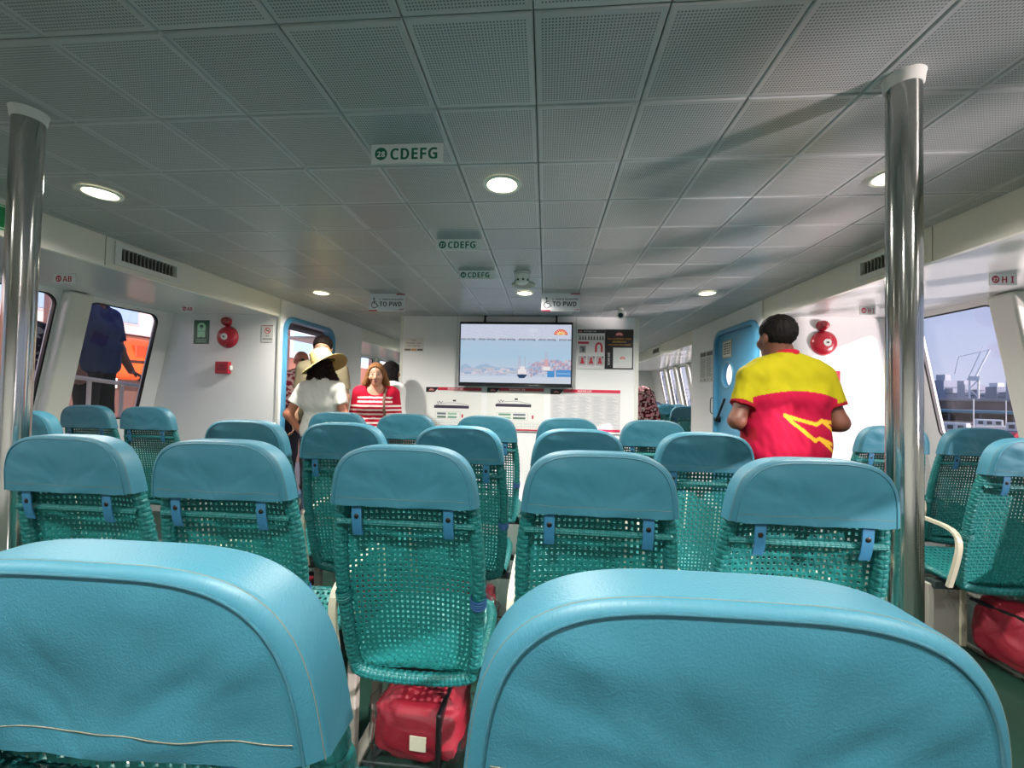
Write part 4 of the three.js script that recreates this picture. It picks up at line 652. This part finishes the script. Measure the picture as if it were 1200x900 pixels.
  if (o.hair) { const hg = iso((x, y, z) => o.hair.field(x, y, z) + (o.hair.rough ?? 0.003) * (noise(x * 60, y * 18, z * 60) + 0.5 * noise(x * 130, y * 30, z * 130)), o.hair.lo ?? [-0.13, -0.13, -0.15], o.hair.hi ?? [0.13, 0.15, 0.13], 0.0048, (x, y, z) => mix3(lin(o.hair.colour), lin(o.hair.streak ?? o.hair.colour), clamp(0.5 + 0.6 * noise(x * 70, y * 9, z * 70)))); obj('hair', hg.applyMatrix4(hm), clothOf(0.75), t); }
  t.userData.headMatrix = undefined; return { t, hm, s, J, S };
}
const shortHair = (low = -0.055, front = 0.045) => (x, y, z) => { const d = ell(x, y, z, 0, 0.034, -0.016, 0.086, 0.096, 0.104); return Math.max(d, -ell(x, y, z, 0, -0.03, 0.09, 0.074, 0.075 + front * 0.2, 0.075), low - y - clamp(z) * 1.2, (z - 0.0) * 0.9 - y + 0.012 - 0.02); };
const longHair = (len, wide, part) => (x, y, z) => {
  let d = ell(x, y, z, 0, 0.034, -0.014, 0.09, 0.097, 0.106);
  for (const sg of [-1, 1]) d = smin(d, capD(cap([sg * 0.075, 0.0, -0.01], [sg * wide, -len, 0.005], 0.032, 0.03), x, y, z), 0.03);
  d = smin(d, capD(cap([0, 0, -0.07], [0, -len, -0.065], 0.05, 0.045), x, y, z), 0.05); d = smin(d, capD(cap([-wide * 0.6, -0.05, -0.05], [-wide * 0.7, -len, -0.045], 0.04, 0.035), x, y, z), 0.04); d = smin(d, capD(cap([wide * 0.6, -0.05, -0.05], [wide * 0.7, -len, -0.045], 0.04, 0.035), x, y, z), 0.04);
  return Math.max(d, -ell(x, y, z, part, -0.022, 0.112, 0.088, 0.108, 0.122));
};
// crew member seen from behind
{
  const yel = lin('#9a9010'), red = lin('#a00f33'), dark = lin('#8f1626'), trim = lin('#d9a62c');
  const P = (X, Y) => [-(X - 1.43), Y * 1.69 / 1.69], segs = [[[1.366, 1.126], [1.515, 0.99]], [[1.515, 0.99], [1.537, 1.004]], [[1.537, 1.004], [1.66, 0.905]], [[1.537, 1.004], [1.66, 0.955]], [[1.366, 1.126], [1.525, 1.078]], [[1.525, 1.078], [1.563, 1.1]], [[1.563, 1.1], [1.67, 1.083]], [[1.563, 1.1], [1.66, 1.03]]].map((l) => l.map(([a, b]) => P(a, b)));
  const near = (x, y) => Math.min(...segs.map(([[ax, ay], [bx, by]]) => { const dx = bx - ax, dy = by - ay, t = clamp(((x - ax) * dx + (y - ay) * dy) / (dx * dx + dy * dy)); return Math.hypot(x - ax - dx * t, y - ay - dy * t); }));
  person({
    label: 'crew member in yellow and red polo shirt seen from behind in the aisle', at: [1.375, 0, -2.5], turn: Math.PI, height: 1.67, build: 1.1, slope: 0.03, headSize: 1.06, skin: '#6a3f2e', shoes: '#1c1c1e', trousers: '#20222a', head: [0.035, 1.578, 0.03], look: 0.25,
    pose: { shL: [-0.19, 1.335, -0.01], shR: [0.19, 1.335, -0.01], elL: [-0.272, 1.085, -0.05], elR: [0.29, 1.085, -0.05], wrL: [-0.13, 1.02, 0.2], wrR: [0.13, 1.02, 0.2] },
    shirt: { ease: 0.019, loose: true, sleeve: 0.66, hem: 0.84, neck: 1.56, neckR: 0.055, cell: 0.0048, folds: 0.006, collar: '#a5182c', colour: (x, y, z, cut) => { const sl = Math.max(...cut.map((c) => (Math.abs(c) < 0.05 ? c : -1))); if (Math.abs(x) > 0.2 && sl > -0.02) return dark; if (z < 0 && near(x, y) < 0.0098 && y < 1.2) return trim; return y > 1.262 - x * x * 0.8 || (Math.abs(x) > 0.225 && y > 1.15) ? yel : red; } },
    hair: { field: shortHair(-0.075), colour: '#0d0b0b', streak: '#1d1916' },
  });
}
// woman in a straw hat, seen from behind
{
  const p = person({
    label: 'person in white t-shirt and straw hat standing before the open doorway', at: [-2.07, 0, -3.66], turn: Math.PI + 0.12, height: 1.49, build: 0.92, skin: '#b9775c', trousers: '#4b5a6a', shoes: '#8a8478', bust: true,
    pose: { elL: [-0.26, 1.1, -0.05], elR: [0.31, 1.1, -0.06], wrR: [0.21, 0.92, 0.0], wrL: [-0.12, 1.15, 0.15] }, handR: { dir: [-0.7, -0.4, 0.5], thumb: [0.2, 0.3, -1], curl: 0.3 },
    shirt: { ease: 0.02, sleeve: 0.6, hem: 0.88, neck: 1.47, neckR: 0.075, folds: 0.006, colour: () => lin('#d5d3ca') },
    hair: { field: longHair(0.175, 0.165, 0), colour: '#1c1110', streak: '#2e1d18', rough: 0.01, lo: [-0.22, -0.26, -0.16], hi: [0.22, 0.15, 0.13] },
  });
  const la = (a) => new THREE.LatheGeometry(a.map(([x, y]) => new THREE.Vector2(x, y)), 48);
  const hat = new THREE.Group(); hat.name = 'straw_hat'; p.t.add(hat); hat.applyMatrix4(p.hm); hat.scale.multiplyScalar(1.14); hat.rotation.x += 0.12; hat.rotation.z -= 0.46; hat.position.y += 0.058;
  const straw = new THREE.MeshPhysicalMaterial({ color: rgb('#b3a263'), roughness: 0.8, bumpMap: grainTex(128, (x, y) => 0.5 + 0.5 * Math.sin(y * 2 * Math.PI * 20), 1), bumpScale: 0.001 });
  const crown = obj('crown', la([[0, 0.122], [0.03, 0.121], [0.055, 0.128], [0.078, 0.126], [0.09, 0.11], [0.1, 0.05], [0.108, -0.005]]), straw, hat);
  obj('brim', (() => { const g = la([[0.105, 0.0], [0.14, -0.006], [0.18, -0.018], [0.205, -0.03], [0.206, -0.034], [0.18, -0.022], [0.14, -0.01], [0.105, -0.004]]), q = g.attributes.position; for (let i = 0; i < q.count; i++) { const a = Math.atan2(q.getZ(i), q.getX(i)), r = Math.hypot(q.getX(i), q.getZ(i)); q.setY(i, q.getY(i) + (r - 0.1) * 0.22 * Math.sin(2 * a + 0.6)); } g.computeVertexNormals(); return g; })(), straw, hat);
  obj('hat_band', la([[0.1075, 0.004], [0.104, 0.028]]), M('#a8905a', 0.7), crown);
}
// woman in a red striped top
{
  const red = lin('#b01430'), wh = lin('#e6d9cf');
  const p = person({
    label: 'person in red top with white stripes and a shoulder bag strap, facing aft', at: [-1.63, 0, -3.85], turn: 0.28, height: 1.45, build: 0.98, skin: '#c08a70', lip: '#9a4f4a', brow: '#4a3022', trousers: '#2d3038', bust: true, nod: 0.05, headSize: 1.08,
    shirt: { ease: 0.016, sleeve: 0.85, hem: 0.9, neck: 1.45, neckR: 0.105, neckZ: 0.06, cell: 0.0055, folds: 0.003, colour: (x, y, z, cut) => { const on = y < 1.335 && y > 0.9 && (Math.abs(x) < 0.185 || y < 1.25); return on && ((1.335 - y) % 0.046) < 0.0185 ? wh : red; } },
    hair: { field: longHair(0.1, 0.112, -0.008), colour: '#5f3a22', streak: '#8a5e38', rough: 0.0022, lo: [-0.16, -0.2, -0.15], hi: [0.16, 0.15, 0.13] },
  });
  const s = p.s, strap = sweep([[0.1, 1.445, -0.07], [0.115, 1.455, -0.01], [0.112, 1.43, 0.06], [0.1, 1.33, 0.115], [0.1, 1.23, 0.15], [0.12, 1.1, 0.14], [0.16, 0.95, 0.14]].map((v) => V(...v.map((q) => q * s))), (q, a) => [0.003 + 0.0 * a, 0.014], 40, 10);
  obj('bag_strap', strap, M('#6b4a3a', 0.6), p.t); obj('shoulder_bag', new RoundedBoxGeometry(0.2, 0.16, 0.08, 3, 0.03).translate(0.2 * s, 0.86 * s, 0.17 * s), M('#5f4132', 0.6), p.t);
}
person({
  label: 'dark long-haired person in white behind the red striped shirt', at: [-1.63, 0, -4.2], turn: 2.6, height: 1.5, build: 0.95, skin: '#b07f63', trousers: '#3a3f4a',
  shirt: { sleeve: 1.6, hem: 0.88, neck: 1.47, neckR: 0.075, colour: () => lin('#dcdad6') }, hair: { field: longHair(0.24, 0.08, 0), colour: '#0c0a0b', streak: '#191416', lo: [-0.16, -0.32, -0.16], hi: [0.16, 0.15, 0.13] },
});
person({
  label: 'dark-haired person in olive shirt hidden behind the straw hat', at: [-2.29, 0, -4.05], turn: 0.35, height: 1.735, build: 0.93, skin: '#b98a6c', trousers: '#3b3a36', nod: 0.1,
  shirt: { ease: 0.02, sleeve: 0.7, hem: 0.85, neck: 1.48, neckR: 0.07, colour: () => lin('#867c62') }, hair: { field: (x, y, z) => Math.max(ell(x, y, z, 0, 0.04, -0.012, 0.09, 0.096, 0.106), -ell(x, y, z, 0, -0.03, 0.1, 0.07, 0.075, 0.08), -0.04 - y - clamp(z) * 2, z * 0.8 - y - 0.01), colour: '#120d0c', streak: '#221915' },
});
{
  const p = person({
    label: 'bald person wearing sunglasses outside the open doorway', at: [-2.88, 0, -4.62], turn: 1.0, height: 1.64, skin: '#b5735a', trousers: '#4a4a52',
    shirt: { sleeve: 0.7, neck: 1.47, neckR: 0.07, colour: (x, y, z) => (noise(x * 22, y * 22, z * 22) > 0.1 ? lin('#7d2a35') : lin('#c9a6a0')) },
  });
  const gl = new THREE.Group(); gl.name = 'sunglasses'; p.t.add(gl); gl.applyMatrix4(p.hm);
  for (const sg of [-1, 1]) { obj('lens', new THREE.SphereGeometry(0.024, 16, 10).scale(1, 0.8, 0.25).translate(sg * 0.031, 0.004, 0.094), black, gl); obj('temple', line([V(sg * 0.055, 0.008, 0.09), V(sg * 0.084, 0.004, -0.01)], 0.003, 6), black, gl); }
}
// people out on the side deck
{
  const p = person({
    label: 'person in blue t-shirt and black shorts standing outside the window nearest the bell', at: [-4.3, 0.42, -3.58], turn: 1.9, height: 1.8, build: 1.16, skin: '#8a5c48', trousers: '#17171b', trousersEnd: 0.45,
    pose: { elR: [0.27, 1.08, 0.03], wrR: [0.3, 0.87, 0.12] }, handR: { dir: [0.1, -0.5, 0.9], thumb: [-1, 0.2, 0.2], curl: 0.9 },
    shirt: { ease: 0.022, sleeve: 0.75, hem: 0.84, neck: 1.48, neckR: 0.07, folds: 0.006, colour: () => lin('#33466e') }, hair: { field: shortHair(-0.06), colour: '#15110f' },
  });
  obj('backpack', new RoundedBoxGeometry(0.28, 0.36, 0.14, 4, 0.05).translate(0, 1.2 * p.s, -0.2), M('#2a2b38', 0.8), p.t);
}
person({
  label: 'person in dark patterned top outside the window behind the steel pole', at: [-4.25, 0.42, -2.95], turn: 1.2, height: 1.5, skin: '#8d6350', trousers: '#8f9098',
  shirt: { sleeve: 0.8, neck: 1.47, neckR: 0.07, colour: (x, y, z) => (noise(x * 16, y * 16, z * 16) > 0.35 ? lin('#a5a09c') : lin('#34323a')) }, hair: { field: shortHair(-0.08), colour: '#5a534f', streak: '#8a8480' },
});
person({
  label: 'dark-haired person sitting in the forward cabin beyond the blue door', at: [2.08, -0.3, -8.45], turn: Math.PI, height: 1.62, skin: '#8a5c48', trousers: '#30343c',
  pose: { knL: [-0.1, 0.86, 0.4], knR: [0.1, 0.86, 0.4], anL: [-0.1, 0.42, 0.42], anR: [0.1, 0.42, 0.42] }, shirt: { hem: 0.86, colour: () => lin('#3b4250') }, hair: { field: shortHair(-0.08), colour: '#0e0c0c' },
});
// floral jacket hung over a forward seat
{
  const g = iso((x, y, z) => smin(ell(x, y, z, 0, 0.1, 0, 0.16, 0.2, 0.11), ell(x, y, z, 0.07, -0.12, 0.02, 0.17, 0.2, 0.1), 0.08) + 0.012 * noise(x * 12, y * 6, z * 12), [-0.3, -0.4, -0.2], [0.35, 0.4, 0.2], 0.014, (x, y, z) => (noise(x * 13, y * 13, z * 13) > 0.12 ? lin('#d9939c') : noise(x * 25, y * 25, z * 9) > 0.3 ? lin('#e6c9c4') : lin('#57131f')));
  const m = obj('floral_jacket', g, clothOf()); m.position.set(1.42, 1.05, -6.15); tag(m, 'burgundy floral jacket bundled high at the end of the television wall', 'jacket');
  const st = thing('luggage_stand', 'grey stand that carries the burgundy floral jacket', 'stand', [1.45, 0, -6.15]); obj('stand_post', cyl(0.03, 0.03, 0.7, 0, 0.35, 0), darkSteel, st); obj('stand_foot', cyl(0.16, 0.17, 0.02, 0, 0.01, 0), darkSteel, st); obj('stand_tray', box(0.3, 0.02, 0.2, 0, 0.7, 0, 0.004), darkSteel, st);
}

// ---------------------------------------------------------------- outside, doorway side: side deck, rail, neighbouring ferry
{
  struct('side_deck', 'raised grey side deck outside the windows', 'deck', [span(-3.78, -4.75, 0.3, 0.42, -4.2, ZBACK)], deckMat);
  const r = thing('deck_rail', 'white tubular handrail outside the window nearest the bell', 'railing', [0, 0, 0]);
  obj('top_rail', line([V(-4.0, 1.31, -2.5), V(-4.0, 1.262, -3.2), V(-4.0, 1.165, -4.05)], 0.019, 10), M('#d9d6d4', 0.35), r);
  for (const z of [-2.7, -3.3, -3.58, -4.0]) obj('rail_post', line([V(-4.0, 1.262 - (-z - 3.2) * 0.11, z), V(-4.0, 0.42, z)], 0.016, 8), M('#d9d6d4', 0.35), r);
  const lk = thing('deck_locker', 'pale grey locker on the side deck behind the steel pole', 'locker', [-4.6, 0.42, -2.55]); obj('locker_body', box(0.2, 0.72, 0.5, 0, 0.36, 0, 0.01), M('#a9adb2', 0.5), lk); obj('locker_door', box(0.012, 0.5, 0.2, 0.105, 0.34, -0.1, 0.004), M('#8d9196', 0.5), lk);

  const N = thing('neighbouring_ferry', 'white ferry with brown band moored alongside beyond the doorway', 'ferry', [-9.4, 0, -9]);
  obj('hull', [span(0, -4, -2.5, 1.35, -18, 13)], M('#5d4136', 0.6), N); obj('brown_band', [span(0.02, -3.9, 1.35, 2.35, -18, 13)], M('#8d5a47', 0.6), N);
  obj('upper_bulwark', [span(0.1, -3.9, 2.35, 3.6, -18, 13, 0.02)], M('#e3d6cf', 0.5), N); obj('deckhouse', [span(-0.4, -3.6, 3.6, 6.2, -18, 13)], M('#e6e4e2', 0.5), N);
  for (let k = 0; k < 14; k++) { const w = obj('cabin_window', box(0.03, 0.7, 1.2, 0.115, 2.95, -16.5 + k * 1.75, 0.01), M('#9db9d6', 0.1), N); obj('window_frame', box(0.02, 0.8, 1.3, 0.105, 2.95, -16.5 + k * 1.75, 0.01), M('#c9c3bf', 0.4), w); }
  for (let k = 0; k < 7; k++) obj('deck_post', box(0.12, 4.6, 0.16, 0.2, 3.7, -15.4 + k * 3.5, 0.01), M('#6a4a44', 0.5), N);
  const lb = thing('orange_lifeboat', 'bright orange covered lifeboat on the neighbouring ferry', 'lifeboat', [-8.9, 1.2, -8.2]);
  const hg = new THREE.SphereGeometry(1, 32, 20).scale(0.42, 0.42, 1.3), hp = hg.attributes.position; for (let i = 0; i < hp.count; i++) hp.setY(i, hp.getY(i) < 0 ? hp.getY(i) * 0.9 : hp.getY(i) * 1.25); hg.computeVertexNormals();
  obj('lifeboat_hull', hg.translate(0, 0.5, 0), M('#ec5a1e', 0.5), lb); obj('fender_strip', new THREE.TorusGeometry(0.425, 0.03, 8, 40).scale(1, 3.08, 1).rotateX(Math.PI / 2).translate(0, 0.5, 0), M('#3a1c14', 0.6), lb); obj('canopy_hatch', box(0.1, 0.26, 0.5, 0.36, 0.72, 0.1, 0.02), M('#c9481c', 0.5), lb); obj('cradle', [box(0.5, 0.2, 0.1, 0, 0.05, 0.6), box(0.5, 0.2, 0.1, 0, 0.05, -0.6)], M('#d8d2cd', 0.5), lb);
}

// ---------------------------------------------------------------- outside, sea side: harbour water, quay and city
{
  const bear = (deg, d) => [Math.sin(deg * Math.PI / 180) * d, -Math.cos(deg * Math.PI / 180) * d];
  struct('harbour_water', 'blue-grey harbour water beyond the sea-side window', 'water', (() => { const g = new THREE.PlaneGeometry(1, 1); g.rotateX(-Math.PI / 2); g.scale(900, 1, 1600); g.translate(480, -2.6, -300); return g; })(), M('#6d7c86', 0.25));
  const grey = ['#8a93a3', '#98a0ae', '#7f8898', '#a3a6ae', '#8d8f98'];  // building greys with the bluish distance haze mixed into the colour
  for (let k = 0; k < 34; k++) {
    const [x, z] = bear(16 + k * 1.7, 470 + (k % 3) * 45), h = 15 + rnd() * 9, w = 9 + rnd() * 7, b = thing('city_building', `hazy grey waterfront block ${['with a flat roof', 'with a stepped roof', 'with a pale top'][k % 3]} on the skyline`, 'building', [x, -2.6, z], rnd() * 0.6, 'skyline buildings');
    obj('tower', box(w, h, 12, 0, h / 2, 0), M(grey[k % 5], 0.8), b); obj('roof_block', box(w * 0.45, 3 + rnd() * 4, 6, (rnd() - 0.5) * w * 0.4, h + 1.5, 0), M(k % 3 === 2 ? '#d9dade' : '#a9afb9', 0.8), b);
    for (let j = 0; j < 3; j++) obj('window_band', box(w * 0.9, 1.1, 0.3, 0, h * (0.3 + 0.22 * j), 6.1), M('#5f6b80', 0.4), b);
  }
  const cr = bear(43.6, 260), c = thing('harbour_crane', 'white lattice harbour crane rising over the skyline', 'crane', [cr[0], -2.6, cr[1]], -0.7); c.scale.setScalar(0.62);
  obj('crane_tower', [line([V(-2, 0, 0), V(-2, 22, 0)], 0.5), line([V(2, 0, 0), V(2, 22, 0)], 0.5), line([V(-2, 4, 0), V(2, 10, 0), V(-2, 16, 0), V(2, 22, 0)], 0.3)], M('#d8dbe0', 0.5), c); obj('crane_jib', [line([V(0, 22, 0), V(7, 42, 0)], 0.55), line([V(-3, 22, 0), V(4, 44, 0)], 0.3), line([V(7, 42, 0), V(-7, 38, 0), V(-9, 26, 0)], 0.25)], M('#e3e6ea', 0.5), c); obj('crane_cab', box(5, 3, 4, 0, 23, 0, 0.2), M('#cfd3d8', 0.5), c);
  const land = [['quay_shed', 38, 130, 34, 3.4, 10, '#5e5a5c', 'long dark grey quay shed with low roof'], ['quay_shed', 45.5, 118, 20, 4.2, 8, '#6a5f60', 'brown quay shed behind the moored boats'], ['quay_shed', 33, 150, 26, 5, 9, '#757984', 'pale grey quay shed far along the harbour'], ['quay_shed', 58, 126, 22, 4.6, 9, '#64666e', 'dark harbour shed beside the window pillar']];
  for (const [n, a, d, w, h, dp, col, label] of land) { const [x, z] = bear(a, d), b = thing(n, label, 'shed', [x, -2.6, z], -a * Math.PI / 180, 'quay sheds'); obj('shed_wall', box(w, h, dp, 0, h / 2, 0), M(col, 0.8), b); obj('shed_roof', box(w + 1, 0.5, dp + 1, 0, h + 0.2, 0, 0.1), M(n === 'quay_shed' && a === 38 ? '#5f93a3' : '#8a8c92', 0.6), b); for (let k = 0; k < 5; k++) obj('shed_door', box(w * 0.1, h * 0.6, 0.2, (k - 2) * w * 0.19, h * 0.3, dp / 2 + 0.1), M('#3f3d42', 0.7), b); }
  const teal = bear(42, 96), tr = thing('quay_canopy', 'long teal roofed canopy along the harbour quay', 'canopy', [teal[0], -2.6, teal[1]], -0.73); obj('canopy_roof', box(30, 0.45, 5, 0, 2.5, 0, 0.1), M('#4f8497', 0.5), tr); for (let k = 0; k < 9; k++) obj('canopy_post', box(0.25, 2.3, 0.25, -13 + k * 3.25, 1.15, 2), M('#5d6268', 0.6), tr); obj('canopy_back', box(30, 2.2, 0.3, 0, 1.1, -2.2), M('#55504f', 0.8), tr);
  struct('quay', 'stone harbour quay below the sheds', 'quay', (() => { const g = box(90, 1.2, 40, 0, -2.2, -20); g.rotateY(-0.73); const [x, z] = bear(42, 84); g.translate(x, 0, z); return g; })(), M('#5c5550', 0.9));
  const boats = [[37, 62, '#d8d6d0', 'white outrigger boat', 'white'], [42.8, 58, '#b01c38', 'small red boat', 'red'], [47, 66, '#3c5a74', 'blue work boat', 'blue'], [38.6, 78, '#4c4744', 'dark wooden boat', 'dark'], [44.9, 76, '#cfcac2', 'white cabin boat', 'cream'], [52.5, 62, '#8a8f92', 'grey launch', 'grey']];
  for (const [a, d, col, label] of boats) {
    const [x, z] = bear(a, d), b = thing('harbour_boat', `${label} moored along the harbour quay`, 'boat', [x, -2.6, z], -a * Math.PI / 180 + (rnd() - 0.5), 'moored boats');
    const h = new THREE.Shape(); h.moveTo(-3, 0.9); h.lineTo(3.4, 1.2); h.lineTo(2.6, -0.1); h.lineTo(-2.6, -0.1); h.closePath(); obj('hull', extrude(h, 1.4, 0.15).translate(0, 0, -0.7), M(col, 0.6), b); const cb = obj('cabin', box(2.2, 1.0, 1.1, -0.6, 1.4, 0, 0.1), M(col === '#4c4744' ? '#6d6258' : '#cdd0d0', 0.6), b); for (let k = 0; k < 3; k++) obj('cabin_window', box(0.4, 0.4, 1.14, -1.3 + k * 0.7, 1.5, 0), M('#2f3a44', 0.2), cb); obj('mast', line([V(0.8, 1, 0), V(0.8, 4.2, 0)], 0.05, 6), M('#d0d0cc', 0.5), b);
  }
}

renderer.render(scene, camera);
